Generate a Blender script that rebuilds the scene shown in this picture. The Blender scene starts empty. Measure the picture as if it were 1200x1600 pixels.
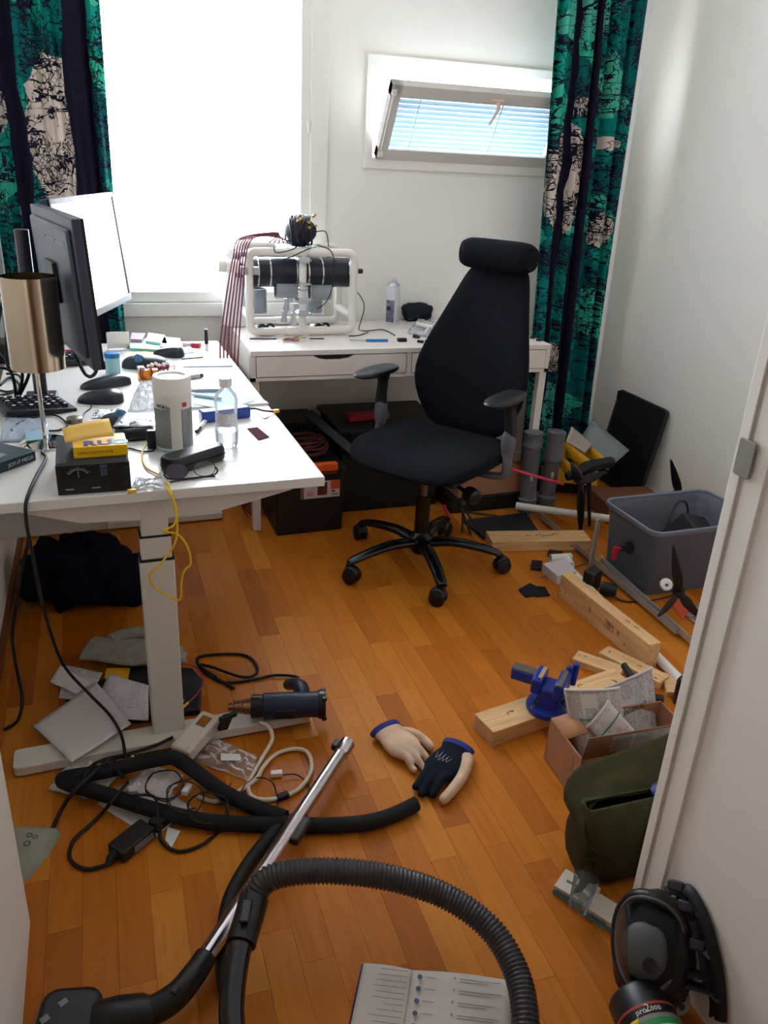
import bpy, bmesh, math, random
import numpy as np
from mathutils import Vector, Matrix, Euler, noise
random.seed(7)
SC = bpy.context.scene
COL = SC.collection
PI = math.pi

# ------------------------------------------------------------------ camera
FPX, CAMH = 1267.0, 1.475
def _norm(a): return a / np.linalg.norm(a)
_d = _norm(np.array([445 - 600, 3700 - 800, FPX]))
_x = np.array([4500 - 600, 455 - 800, FPX]); _x = _norm(_x - _d * (_x @ _d))
RC = np.array([_x, np.cross(-_d, _x), -_d])          # camera axes (right, down, forward) -> world
cam_data = bpy.data.cameras.new('camera'); cam = bpy.data.objects.new('camera', cam_data); COL.objects.link(cam)
cam_data.sensor_fit = 'VERTICAL'; cam_data.sensor_height = 32; cam_data.lens = 32 * FPX / 1600; cam_data.clip_start = .02
_m = Matrix.Identity(4)
for _i in range(3):
    _m[_i][0] = RC[_i][0]; _m[_i][1] = -RC[_i][1]; _m[_i][2] = -RC[_i][2]
_m[2][3] = CAMH
cam.matrix_world = _m
SC.camera = cam

# ------------------------------------------------------------------ light and exposure
SC.view_settings.view_transform = 'Standard'; SC.view_settings.look = 'None'
SC.view_settings.gamma = 1; SC.view_settings.use_curve_mapping = False
SC.view_settings.exposure = 0.88
world = bpy.data.worlds.new('daylight'); SC.world = world; world.use_nodes = True
_bg = world.node_tree.nodes['Background']; _bg.inputs[0].default_value = (.94, .945, 1.0, 1); _bg.inputs[1].default_value = 11.0
SC.cycles.max_bounces = 14; SC.cycles.diffuse_bounces = 8; SC.cycles.glossy_bounces = 5
SC.cycles.transparent_max_bounces = 24; SC.cycles.transmission_bounces = 8
SC.cycles.sample_clamp_indirect = 6.0
SC.cycles.use_denoising = True
def portal(name, loc, sx, sz):
    l = bpy.data.lights.new(name, 'AREA'); l.shape = 'RECTANGLE'; l.size = sx; l.size_y = sz; l.cycles.is_portal = True
    o = bpy.data.objects.new(name, l); COL.objects.link(o); o.location = loc; o.rotation_euler = (PI / 2, 0, PI)   # -Z looks into the room (-Y)
    return o
portal('window_daylight_portal', (.38, 3.86, 1.6), 1.1, 1.5).rotation_euler = (-PI / 2, 0, 0)
portal('transom_daylight_portal', (1.61, 3.86, 1.65), .9, .38).rotation_euler = (-PI / 2, 0, 0)

# ------------------------------------------------------------------ picture points -> points on real planes
def ray(px, py): return RC @ np.array([px - 600, py - 800, FPX])
def F(px, py, z=0.0):
    r = ray(px, py); t = (z - CAMH) / r[2]; return Vector((r[0] * t, r[1] * t, z))
def AY(px, py, Y):
    r = ray(px, py); t = Y / r[1]; return Vector((r[0] * t, Y, CAMH + r[2] * t))
def AX(px, py, X):
    r = ray(px, py); t = X / r[0]; return Vector((X, r[1] * t, CAMH + r[2] * t))

# ------------------------------------------------------------------ materials
def lin(c):
    return tuple(((v / 255) / 12.92 if v / 255 <= .04045 else ((v / 255 + .055) / 1.055) ** 2.4) for v in c[:3]) + (1,)
MATS = {}
def mat(name, col, rough=.5, metal=0, var=0, vs=25, bump=0, bs=150, stretch=(1, 1, 1), emit=0, coat=0, alpha=1, trans=0, ior=1.45, sheen=0, spec=.5):
    if name in MATS: return MATS[name]
    m = bpy.data.materials.new(name); m.use_nodes = True; nt = m.node_tree; b = nt.nodes['Principled BSDF']; MATS[name] = m
    c = lin(col); b.inputs['Base Color'].default_value = c; b.inputs['Roughness'].default_value = rough; b.inputs['Metallic'].default_value = metal
    b.inputs['Coat Weight'].default_value = coat; b.inputs['Alpha'].default_value = alpha; b.inputs['Transmission Weight'].default_value = trans
    b.inputs['IOR'].default_value = ior; b.inputs['Sheen Weight'].default_value = sheen; b.inputs['Specular IOR Level'].default_value = spec
    if emit: b.inputs['Emission Color'].default_value = c; b.inputs['Emission Strength'].default_value = emit
    if var or bump:
        tc = nt.nodes.new('ShaderNodeTexCoord'); mp = nt.nodes.new('ShaderNodeMapping'); mp.inputs['Scale'].default_value = stretch
        nt.links.new(tc.outputs['Object'], mp.inputs[0])
    if var:
        n = nt.nodes.new('ShaderNodeTexNoise'); n.inputs['Scale'].default_value = vs; n.inputs['Detail'].default_value = 4
        nt.links.new(mp.outputs[0], n.inputs['Vector'])
        r = nt.nodes.new('ShaderNodeMapRange'); r.inputs[1].default_value = .3; r.inputs[2].default_value = .7; r.inputs[3].default_value = 1 - var; r.inputs[4].default_value = 1 + var
        nt.links.new(n.outputs[0], r.inputs[0])
        x = nt.nodes.new('ShaderNodeVectorMath'); x.operation = 'SCALE'; x.inputs[0].default_value = c[:3]; nt.links.new(r.outputs[0], x.inputs['Scale'])
        nt.links.new(x.outputs[0], b.inputs['Base Color'])
    if bump:
        n = nt.nodes.new('ShaderNodeTexNoise'); n.inputs['Scale'].default_value = bs; n.inputs['Detail'].default_value = 3
        nt.links.new(mp.outputs[0], n.inputs['Vector'])
        k = nt.nodes.new('ShaderNodeBump'); k.inputs['Strength'].default_value = bump; k.inputs['Distance'].default_value = .002
        nt.links.new(n.outputs[0], k.inputs['Height']); nt.links.new(k.outputs[0], b.inputs['Normal'])
    return m
class NB:                                                     # tiny node helper
    def __init__(s, name):
        s.m = bpy.data.materials.new(name); s.m.use_nodes = True; s.nt = s.m.node_tree; s.b = s.nt.nodes['Principled BSDF']; s.out = s.nt.nodes['Material Output']; MATS[name] = s.m
    def n(s, t, **k):
        x = s.nt.nodes.new('ShaderNode' + t)
        for a, v in k.items():
            if a.startswith('i_'): x.inputs[int(a[2:]) if a[2:].isdigit() else a[2:].replace('_', ' ')].default_value = v
            else: setattr(x, a, v)
        return x
    def l(s, a, b): s.nt.links.new(a, b)
    def math(s, op, a, b=None, c=None):
        x = s.nt.nodes.new('ShaderNodeMath'); x.operation = op
        for i, v in enumerate((a, b, c)):
            if v is None: continue
            if isinstance(v, (int, float)): x.inputs[i].default_value = v
            else: s.l(v, x.inputs[i])
        return x.outputs[0]
    def mix(s, f, a, b):
        x = s.nt.nodes.new('ShaderNodeMix'); x.data_type = 'RGBA'
        for i, v in ((0, f), (6, a), (7, b)):
            if isinstance(v, (int, float)): x.inputs[i].default_value = v
            elif isinstance(v, tuple): x.inputs[i].default_value = v
            else: s.l(v, x.inputs[i])
        return x.outputs[2]
    def noise(s, vec, scale, detail=3, rough=.5, dist=0):
        x = s.n('TexNoise'); x.inputs['Scale'].default_value = scale; x.inputs['Detail'].default_value = detail; x.inputs['Roughness'].default_value = rough; x.inputs['Distortion'].default_value = dist
        s.l(vec, x.inputs['Vector']); return x.outputs[0]
    def mapping(s, src='Object', scale=(1, 1, 1), loc=(0, 0, 0), rot=(0, 0, 0)):
        tc = s.n('TexCoord'); mp = s.n('Mapping'); mp.inputs['Scale'].default_value = scale; mp.inputs['Location'].default_value = loc; mp.inputs['Rotation'].default_value = rot
        s.l(tc.outputs[src], mp.inputs[0]); return mp.outputs[0]
def film_mat(name, col, clear=.75, rough=.12, body=None):
    """thin see-through plastic: mostly clear, with gloss"""
    if name in MATS: return MATS[name]
    k = NB(name); k.nt.nodes.remove(k.b)
    t = k.n('BsdfTransparent'); t.inputs[0].default_value = lin(col)
    g = k.n('BsdfPrincipled'); g.inputs['Base Color'].default_value = lin(body or col); g.inputs['Roughness'].default_value = rough; g.inputs['Specular IOR Level'].default_value = .8
    fr = k.n('Fresnel'); fr.inputs[0].default_value = 1.3
    f = k.math('MINIMUM', k.math('ADD', k.math('MULTIPLY', fr.outputs[0], .8), 1 - clear), 1.0)
    mx = k.n('MixShader'); k.l(f, mx.inputs[0]); k.l(t.outputs[0], mx.inputs[1]); k.l(g.outputs[0], mx.inputs[2]); k.l(mx.outputs[0], k.out.inputs[0])
    return k.m
def print_mat(name, paper, ink, pitch=.004, colw=.05, dens=.55, rough=.7, axis=0, scale=1.0):
    """rows of small printed text on paper, in the sheet's own x/y"""
    if name in MATS: return MATS[name]
    k = NB(name); v = k.mapping('UV'); s = k.n('SeparateXYZ'); k.l(v, s.inputs[0]); X, Y = (s.outputs[0], s.outputs[1]) if axis == 0 else (s.outputs[1], s.outputs[0])
    row = k.math('FRACT', k.math('DIVIDE', Y, pitch)); rowon = k.math('LESS_THAN', row, .5)
    cf = k.math('FRACT', k.math('DIVIDE', X, colw)); colon = k.math('MULTIPLY', k.math('GREATER_THAN', cf, .07), k.math('LESS_THAN', cf, .93))
    cid = k.math('FLOOR', k.math('DIVIDE', Y, pitch)); cx = k.n('CombineXYZ'); k.l(k.math('MULTIPLY', X, 260.0 * scale), cx.inputs[0]); k.l(k.math('MULTIPLY', cid, 7.31), cx.inputs[1])
    word = k.math('GREATER_THAN', k.noise(cx.outputs[0], 1.0, 1), 1 - dens)
    cb = k.n('CombineXYZ'); k.l(k.math('FLOOR', k.math('DIVIDE', X, colw)), cb.inputs[0]); k.l(k.math('FLOOR', k.math('DIVIDE', Y, pitch * 9)), cb.inputs[1])
    wn = k.n('TexWhiteNoise'); k.l(cb.outputs[0], wn.inputs[0]); blk = k.math('GREATER_THAN', wn.outputs[0], .18)
    f = k.math('MULTIPLY', k.math('MULTIPLY', rowon, colon), k.math('MULTIPLY', word, blk))
    k.l(k.mix(k.math('MULTIPLY', f, .8), lin(paper), lin(ink)), k.b.inputs['Base Color']); k.b.inputs['Roughness'].default_value = rough
    return k.m

# ------------------------------------------------------------------ mesh building
def WM(o):
    m = o.matrix_basis.copy()
    while o.parent: o = o.parent; m = o.matrix_basis @ m
    return m
def basis(z, x=None):
    z = Vector(z).normalized(); x = Vector(x) if x is not None else (Vector((1, 0, 0)) if abs(z.x) < .9 else Vector((0, 1, 0)))
    y = z.cross(x).normalized(); x = y.cross(z).normalized()
    return Matrix((x, y, z)).transposed()
def crom(P, n=8, closed=False):
    P = [Vector(p) for p in P]; out = []; N = len(P)
    if N < 3 and not closed: return [P[0].lerp(P[1], i / n) for i in range(n + 1)]
    for i in range(N if closed else N - 1):
        if closed: a, b, c, d = P[(i - 1) % N], P[i], P[(i + 1) % N], P[(i + 2) % N]
        else: a, b, c, d = P[max(i - 1, 0)], P[i], P[i + 1], P[min(i + 2, N - 1)]
        for k in range(n):
            t = k / n
            out.append(.5 * ((2 * b) + (c - a) * t + (2 * a - 5 * b + 4 * c - d) * t * t + (3 * b - a - 3 * c + d) * t ** 3))
    if not closed: out.append(P[-1])
    return out
class MB:
    def __init__(s): s.v = []; s.f = []; s.mi = []; s.uv = {}
    def add(s, vs, fs, mi=0):
        o = len(s.v); s.v += [Vector(p) for p in vs]
        for f in fs: s.f.append(tuple(o + i for i in f)); s.mi.append(mi)
        return s
    def box(s, c, d, R=None, mi=0, top=1.0, topy=None):
        c = Vector(c); x, y, z = (k / 2 for k in d); ty = top if topy is None else topy
        P = [(-x, -y, -z), (x, -y, -z), (x, y, -z), (-x, y, -z), (-x * top, -y * ty, z), (x * top, -y * ty, z), (x * top, y * ty, z), (-x * top, y * ty, z)]
        R = (R.to_matrix() if isinstance(R, Euler) else R) if R is not None else Matrix.Identity(3)
        return s.add([R @ Vector(p) + c for p in P], [(0, 3, 2, 1), (4, 5, 6, 7), (0, 1, 5, 4), (1, 2, 6, 5), (2, 3, 7, 6), (3, 0, 4, 7)], mi)
    def b2(s, lo, hi, mi=0): return s.box([(a + b) / 2 for a, b in zip(lo, hi)], [abs(b - a) for a, b in zip(lo, hi)], None, mi)
    def ring(s, pts, mi=0): pass
    def sweep(s, pts, rad, n=10, caps=True, closed=False, mi=0, flat=1.0, up=None):
        """tube along pts; rad number, list or function of 0..1"""
        pts = [Vector(p) for p in pts]; N = len(pts); o = len(s.v)
        T = []
        for i in range(N):
            a = pts[(i - 1) % N] if closed else pts[max(i - 1, 0)]; b = pts[(i + 1) % N] if closed else pts[min(i + 1, N - 1)]
            t = b - a; T.append(t.normalized() if t.length > 1e-9 else (T[-1] if T else Vector((0, 0, 1))))
        x = Vector(up) if up is not None else (Vector((0, 0, 1)) if abs(T[0].z) < .9 else Vector((1, 0, 0)))
        for i in range(N):
            x = (x - T[i] * x.dot(T[i])); x = x.normalized() if x.length > 1e-6 else T[i].orthogonal().normalized(); y = T[i].cross(x)
            r = rad(i / max(N - 1, 1)) if callable(rad) else (rad[i] if isinstance(rad, (list, tuple)) else rad)
            for k in range(n):
                a = 2 * PI * k / n; s.v.append(pts[i] + x * (math.cos(a) * r * flat) + y * (math.sin(a) * r))
        for i in range(N if closed else N - 1):
            j = (i + 1) % N
            for k in range(n): s.f.append((o + i * n + k, o + i * n + (k + 1) % n, o + j * n + (k + 1) % n, o + j * n + k)); s.mi.append(mi)
        if caps and not closed:
            s.f.append(tuple(o + k for k in range(n - 1, -1, -1))); s.f.append(tuple(o + (N - 1) * n + k for k in range(n))); s.mi += [mi, mi]
        return s
    def cyl(s, a, b, r0, r1=None, n=20, mi=0, caps=True): return s.sweep([a, b], [r0, r0 if r1 is None else r1], n, caps, mi=mi)
    def lathe(s, prof, c=(0, 0, 0), axis=(0, 0, 1), n=24, mi=0, xdir=None, sx=1, sy=1):
        """profile of (radius, height) turned about an axis; radius 0 closes the end"""
        B = basis(axis, xdir); c = Vector(c); o = len(s.v); idx = []
        for r, h in prof:
            if r < 1e-6: s.v.append(c + B @ Vector((0, 0, h))); idx.append([len(s.v) - 1] * n)
            else:
                row = []
                for k in range(n):
                    a = 2 * PI * k / n; s.v.append(c + B @ Vector((math.cos(a) * r * sx, math.sin(a) * r * sy, h))); row.append(len(s.v) - 1)
                idx.append(row)
        for i in range(len(idx) - 1):
            for k in range(n):
                q = []
                for t in (idx[i][k], idx[i][(k + 1) % n], idx[i + 1][(k + 1) % n], idx[i + 1][k]):
                    if t not in q: q.append(t)
                if len(q) > 2: s.f.append(tuple(q)); s.mi.append(mi)
        return s
    def ball(s, c, r, n=14, R=None, mi=0, pw=1.0):
        r = (r, r, r) if isinstance(r, (int, float)) else r; R = R if R is not None else Matrix.Identity(3); c = Vector(c)
        m = n // 2; rows = []
        sg = lambda t: math.copysign(abs(t) ** pw, t)
        for i in range(m + 1):
            ph = -PI / 2 + PI * i / m
            if i in (0, m): s.v.append(c + R @ Vector((0, 0, r[2] * sg(math.sin(ph))))); rows.append([len(s.v) - 1] * n); continue
            row = []
            for k in range(n):
                a = 2 * PI * k / n; cp = sg(math.cos(ph)); s.v.append(c + R @ Vector((r[0] * cp * sg(math.cos(a)), r[1] * cp * sg(math.sin(a)), r[2] * sg(math.sin(ph))))); row.append(len(s.v) - 1)
            rows.append(row)
        for i in range(m):
            for k in range(n):
                q = []
                for t in (rows[i][k], rows[i][(k + 1) % n], rows[i + 1][(k + 1) % n], rows[i + 1][k]):
                    if t not in q: q.append(t)
                s.f.append(tuple(q)); s.mi.append(mi)
        return s
    def prism(s, poly, h0, h1, M=None, mi=0):
        """polygon in x/y raised from h0 to h1, then moved by M (4x4)"""
        M = M if M is not None else Matrix.Identity(4); n = len(poly); o = len(s.v)
        s.v += [M @ Vector((p[0], p[1], h0)) for p in poly] + [M @ Vector((p[0], p[1], h1)) for p in poly]
        s.f += [tuple(o + i for i in range(n - 1, -1, -1)), tuple(o + n + i for i in range(n))] + [(o + i, o + (i + 1) % n, o + n + (i + 1) % n, o + n + i) for i in range(n)]
        s.mi += [mi] * (n + 2); return s
    def grid(s, nu, nv, fn, mi=0, uvs=None):
        o = len(s.v)
        for j in range(nv + 1):
            for i in range(nu + 1):
                s.v.append(Vector(fn(i / nu, j / nv)))
                if uvs: s.uv[len(s.v) - 1] = (i / nu * uvs[0], j / nv * uvs[1])
        for j in range(nv):
            for i in range(nu): a = o + j * (nu + 1) + i; s.f.append((a, a + 1, a + nu + 2, a + nu + 1)); s.mi.append(mi)
        return s
    def build(s, name, m, parent=None, world=False, bevel=0, bseg=2, sub=0, solid=0, soff=0, smooth=True, ang=35, loc=None, rz=0, remesh=0, sm=0, shared=None):
        me = bpy.data.meshes.new(name); V = s.v
        o = bpy.data.objects.new(name, me); COL.objects.link(o)
        if parent: o.parent = parent
        if world:
            if parent: I = WM(parent).inverted(); V = [I @ p for p in V]
            else:
                lo = [min(p[i] for p in V) for i in range(3)]; hi = [max(p[i] for p in V) for i in range(3)]
                c = Vector(((lo[0] + hi[0]) / 2, (lo[1] + hi[1]) / 2, lo[2])); o.location = c; V = [p - c for p in V]
        if loc is not None: o.location = loc
        if rz: o.rotation_euler = (0, 0, rz)
        me.from_pydata([tuple(p) for p in V], [], s.f)
        for k in (m if isinstance(m, (list, tuple)) else [m]): me.materials.append(k)
        if len(set(s.mi)) > 1: me.polygons.foreach_set('material_index', s.mi)
        if s.uv:
            ul = me.uv_layers.new(name='UVMap')
            for lp in me.loops: ul.data[lp.index].uv = s.uv.get(lp.vertex_index, (0, 0))
        me.validate(); me.update()
        if smooth:
            me.polygons.foreach_set('use_smooth', [True] * len(me.polygons))
            if ang < 180: me.set_sharp_from_angle(angle=math.radians(ang))
        if bevel: b = o.modifiers.new('bevel', 'BEVEL'); b.width = bevel; b.segments = bseg; b.limit_method = 'ANGLE'; b.angle_limit = math.radians(40)
        if solid: b = o.modifiers.new('solid', 'SOLIDIFY'); b.thickness = solid; b.offset = soff
        if remesh: b = o.modifiers.new('remesh', 'REMESH'); b.mode = 'VOXEL'; b.voxel_size = remesh; b.use_smooth_shade = True
        if sm: b = o.modifiers.new('smooth', 'SMOOTH'); b.factor = .6; b.iterations = sm
        if sub: b = o.modifiers.new('subsurf', 'SUBSURF'); b.levels = sub; b.render_levels = sub
        return o
def tag(o, label, cat, group=None, kind=None):
    o['label'] = label; o['category'] = cat
    if group: o['group'] = group
    if kind: o['kind'] = kind
    return o
def struct(o, label=None):
    o['kind'] = 'structure'
    if label: o['label'] = label
    return o
def T(name, label, cat, loc=(0, 0, 0), rz=0, group=None):
    o = bpy.data.objects.new(name, None); COL.objects.link(o); o.location = loc; o.rotation_euler = (0, 0, rz); o.empty_display_size = .05
    return tag(o, label, cat, group)
def text(s, size, m, parent, M, name='lettering', extrude=.0004, align='LEFT', shear=0, bold=0):
    c = bpy.data.curves.new('t', 'FONT'); c.body = s; c.size = size; c.extrude = extrude; c.align_x = align; c.shear = shear; c.offset = bold; c.resolution_u = 3
    t = bpy.data.objects.new('t', c); COL.objects.link(t); bpy.context.view_layer.update()
    me = bpy.data.meshes.new_from_object(t.evaluated_get(bpy.context.evaluated_depsgraph_get())); me.transform(M)
    bpy.data.objects.remove(t); o = bpy.data.objects.new(name, me); COL.objects.link(o); o.parent = parent; me.materials.clear(); me.materials.append(m)
    return o
def frame(o, x, y):
    """4x4 with origin o, x and y directions"""
    x = Vector(x).normalized(); z = x.cross(Vector(y)).normalized(); y = z.cross(x)
    m = Matrix((x, y, z)).transposed().to_4x4(); m.translation = Vector(o); return m
def RZ(a): return Matrix.Rotation(a, 3, 'Z')
def RX(a): return Matrix.Rotation(a, 3, 'X')
def RY(a): return Matrix.Rotation(a, 3, 'Y')
def rbox(w, d, r, n=4):
    """rounded rectangle outline"""
    out = []
    for cx, cy, a0 in ((w / 2 - r, d / 2 - r, 0), (-w / 2 + r, d / 2 - r, 90), (-w / 2 + r, -d / 2 + r, 180), (w / 2 - r, -d / 2 + r, 270)):
        for i in range(n + 1): a = math.radians(a0 + 90 * i / n); out.append((cx + r * math.cos(a), cy + r * math.sin(a)))
    return out
def nz(p, s, seed=0): return noise.noise(Vector(p) * s + Vector((seed * 3.7, seed * 1.3, seed * 2.1)))
def lump(c, r, seed, amp=.15, n=28, fs=3.0, pw=.8, R=None, flatz=None):
    b = MB(); b.ball((0, 0, 0), r, n, None, 0, pw)
    m = min(r)
    for i, p in enumerate(b.v):
        d = p.normalized(); k = 1 + amp * (nz(d, fs, seed) + .5 * nz(d, fs * 2.3, seed + 5)); q = p * k
        if flatz is not None and q.z < flatz: q.z = flatz
        b.v[i] = (R @ q if R is not None else q) + Vector(c)
    return b
def cord(name, P, r, m, label=None, cat='cable', parent=None, n=7, seg=8, group=None):
    o = MB().sweep(crom(P, seg), r, n).build(name, m, parent, world=True, ang=180)
    return tag(o, label, cat, group) if label else o
# ================================================================== the setting
WHITE = mat('wall_paint', (241, 239, 233), .65, bump=.08, bs=220)
TRIMW = mat('white_gloss_paint', (238, 236, 229), .38)
def floor_material():
    k = NB('oak_parquet'); oi = k.n('ObjectInfo'); tc = k.n('TexCoord')
    off = k.n('VectorMath', operation='ADD'); sc = k.n('VectorMath', operation='SCALE'); cx = k.n('CombineXYZ')
    k.l(oi.outputs['Random'], cx.inputs[0]); k.l(oi.outputs['Random'], cx.inputs[1]); k.l(cx.outputs[0], sc.inputs[0]); sc.inputs['Scale'].default_value = 37.0
    k.l(tc.outputs['Object'], off.inputs[0]); k.l(sc.outputs[0], off.inputs[1])
    mp = k.n('Mapping'); mp.inputs['Scale'].default_value = (60, 2.2, 1); k.l(off.outputs[0], mp.inputs[0])
    g = k.noise(mp.outputs[0], 1.0, 5, .6, .8)
    ramp = k.n('ValToRGB'); k.l(oi.outputs['Random'], ramp.inputs[0]); e = ramp.color_ramp.elements
    e[0].position = 0; e[0].color = lin((166, 92, 22)); e[1].position = 1; e[1].color = lin((204, 130, 44))
    for p, c in ((.2, (181, 104, 27)), (.5, (188, 110, 30)), (.8, (194, 118, 35))): x = e.new(p); x.color = lin(c)
    r = k.n('MapRange'); k.l(g, r.inputs[0]); r.inputs[1].default_value = .3; r.inputs[2].default_value = .75; r.inputs[3].default_value = .84; r.inputs[4].default_value = 1.08
    v = k.n('VectorMath', operation='SCALE'); k.l(ramp.outputs[0], v.inputs[0]); k.l(r.outputs[0], v.inputs['Scale']); k.l(v.outputs[0], k.b.inputs['Base Color'])
    k.b.inputs['Roughness'].default_value = .45; k.b.inputs['Specular IOR Level'].default_value = .14; k.b.inputs['Coat Weight'].default_value = .06; k.b.inputs['Coat Roughness'].default_value = .25
    bp = k.n('Bump'); bp.inputs['Strength'].default_value = .08; bp.inputs['Distance'].default_value = .001; k.l(g, bp.inputs['Height']); k.l(bp.outputs[0], k.b.inputs['Normal'])
    return k.m
OAK = floor_material()
floor = struct(MB().b2((-.7, -1.7, -.06), (2.75, 3.95, -.004)).build('floor', mat('floor_joint', (92, 52, 24), .7), world=False, smooth=False), 'oak strip parquet floor')
def floor_planks():
    W = .0685; unit = MB().b2((-W / 2 + .0003, -.5, -.005), (W / 2 - .0003, .5, 0)); me = None; rest = MB(); cand = []
    rnd = random.Random(11); i = 0; x = -.42
    while x < 2.6:
        y = -1.6 - rnd.random() * .4
        while y < 3.72:
            L = rnd.choice((.36, .42, .48, .54)); y1 = min(y + L, 3.72)
            if y1 - y > .03: cand.append((x + W / 2, (y + y1) / 2, y1 - y - .0006))
            y += L
        x += W
    def seen(c):
        v = Vector(c[:2] + (-CAMH,)); q = RC.T @ np.array(v); u, w = 600 + FPX * q[0] / q[2], 800 + FPX * q[1] / q[2]
        return (c[2] * W / v.length ** 3) if (q[2] > 0 and -60 < u < 1130 and 600 < w < 1720 and not (c[0] > 1.15 and c[1] < 1.0)) else 0
    cand.sort(key=seen, reverse=True)
    for n_, (cx, cy, L) in enumerate(cand):
        if n_ < 300:
            if me is None: o = unit.build('plank', OAK, floor, smooth=False); me = o.data
            else: o = bpy.data.objects.new('plank', me); COL.objects.link(o); o.parent = floor
            o.location = (cx, cy, 0); o.scale = (1, L, 1)
        else: rest.b2((cx - W / 2 + .0003, cy - L / 2, -.005), (cx + W / 2 - .0003, cy + L / 2, 0))
    r = rest.build('far_planks', OAK, floor, smooth=False); r['kind'] = 'stuff'
floor_planks()
YB, XR, XL, ZC = 3.70, 2.475, -.39, 2.5
def slab(name, lo, hi, m=WHITE): return struct(MB().b2(lo, hi).build(name, m, smooth=False))
slab('ceiling', (-.75, -1.8, ZC), (2.8, 4.0, ZC + .1), mat('ceiling_paint', (244, 243, 239), .8))
slab('wall_left', (XL - .12, 1.2, 0), (XL, 3.92, ZC))
slab('wall_right', (XR, .9, 0), (XR + .12, 3.92, ZC))
slab('wall_near', (1.06, .87, 0), (XR + .1, .985, ZC))
slab('wall_entry_left', (-.7, -1.7, .0), (-.247, 1.338, ZC))
slab('wall_entry_right', (.97, -1.7, 0), (1.09, .985, ZC))
slab('wall_hall', (-.7, -1.75, 0), (1.1, -1.65, ZC), mat('hall_wall_dark', (124, 96, 66), .6))  # unseen wall, colour made dark to cut bounce light on the entry walls
WX0, WX1, WZ0, WZ1 = -.16, .90, .865, 2.28                   # big window opening
TX0, TX1, TZ0, TZ1 = 1.165, 2.06, 1.465, 1.835               # narrow window opening
wb = MB()
for lo, hi in (((XL - .1, YB, 0), (WX0, YB + .2, ZC)), ((WX0, YB, 0), (WX1, YB + .2, WZ0)), ((WX0, YB, WZ1), (WX1, YB + .2, ZC)), ((WX1, YB, 0), (TX0, YB + .2, ZC)),
               ((TX0, YB, 0), (TX1, YB + .2, TZ0)), ((TX0, YB, TZ1), (TX1, YB + .2, ZC)), ((TX1, YB, 0), (XR + .1, YB + .2, ZC))): wb.b2(lo, hi)
struct(wb.build('wall_back', WHITE, smooth=False))
slab('baseboard_left', (XL, 1.34, 0), (XL + .012, YB, .045), mat('baseboard_wood', (120, 74, 44), .5))
slab('baseboard_back', (XL, YB - .012, 0), (XR, YB, .05), TRIMW)
slab('baseboard_right', (XR - .012, .99, 0), (XR, YB, .05), TRIMW)
GLASS = film_mat('window_glass', (250, 253, 255), .97, .02)
# big window: casing, frame, pane
w1 = bpy.data.objects.new('window_1', None); COL.objects.link(w1); w1.location = (.37, YB, WZ0); struct(w1, 'tall bright window between the curtains')
c = MB(); c.b2((WX1 - .005, YB - .018, WZ0 - .07), (WX1 + .07, YB, WZ1 + .06)); c.b2((WX0 - .07, YB - .018, WZ0 - .07), (WX0 + .005, YB, WZ1 + .06)); c.b2((WX0 - .07, YB - .02, WZ0 - .07), (WX1 + .07, YB, WZ0 - .012)); c.b2((WX0, YB - .018, WZ1), (WX1, YB, WZ1 + .06))
c.build('casing', TRIMW, w1, world=True, bevel=.003)
c = MB()
for lo, hi in (((WX0, YB - .008, WZ0 - .008), (WX0 + .05, YB + .06, WZ1)), ((WX1 - .045, YB - .008, WZ0 - .008), (WX1, YB + .06, WZ1)), ((WX0, YB - .010, WZ0 - .008), (WX1, YB + .06, WZ0 + .035)), ((WX0, YB - .008, WZ1 - .045), (WX1, YB + .06, WZ1))): c.b2(lo, hi)
c.build('sash_frame', TRIMW, w1, world=True, bevel=.002)
MB().b2((WX0 + .04, YB + .03, WZ0 + .03), (WX1 - .04, YB + .034, WZ1 - .04)).build('pane', GLASS, w1, world=True, smooth=False)
hp = AX(489, 193, .885); c = MB(); c.box((.885, YB - .012, hp.z), (.014, .01, .03)); c.cyl((.885, YB - .016, hp.z + .005), (.885, YB - .016, hp.z - .035), .005); c.build('window_catch', TRIMW, w1, world=True, bevel=.001)
# narrow window with a tilted sash and a blind between its panes
w2 = bpy.data.objects.new('window_2', None); COL.objects.link(w2); w2.location = (1.69, YB, TZ0); struct(w2, 'narrow high window tilted open')
c = MB()
for lo, hi in (((TX0 - .03, YB - .016, TZ0 - .035), (TX1 + .03, YB, TZ0 + .006)), ((TX0 - .03, YB - .016, TZ1 - .004), (TX1 + .03, YB, TZ1 + .035)), ((TX0 - .03, YB - .015, TZ0), (TX0 + .005, YB, TZ1)), ((TX1 - .005, YB - .015, TZ0), (TX1 + .03, YB, TZ1))): c.b2(lo, hi)
c.build('casing', TRIMW, w2, world=True, bevel=.002)
c = MB()
for lo, hi in (((TX0, YB, TZ0), (TX0 + .012, YB + .17, TZ1)), ((TX1 - .012, YB, TZ0), (TX1, YB + .17, TZ1)), ((TX0, YB, TZ0), (TX1, YB + .17, TZ0 + .012)), ((TX0, YB, TZ1 - .012), (TX1, YB + .17, TZ1))): c.b2(lo, hi)
c.build('reveal_lining', TRIMW, w2, world=True, smooth=False)
SG = mat('sash_shade_white', (206, 202, 196), .45)
tilt = math.atan2(.185, .283); SW, SH = TX1 - TX0 - .04, .335
sm_ = Matrix.Translation((TX0 + .02, YB - .012, TZ0 + .012)) @ Matrix.Rotation(tilt, 4, 'X')   # sash plane: local x along the wall, local z up the sash
def sash(name, boxes, m, parent=w2, bevel=.002):
    b = MB()
    for lo, hi in boxes: b.b2(lo, hi)
    b.v = [sm_ @ p for p in b.v]; return b.build(name, m, parent, world=True, bevel=bevel)
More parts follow.
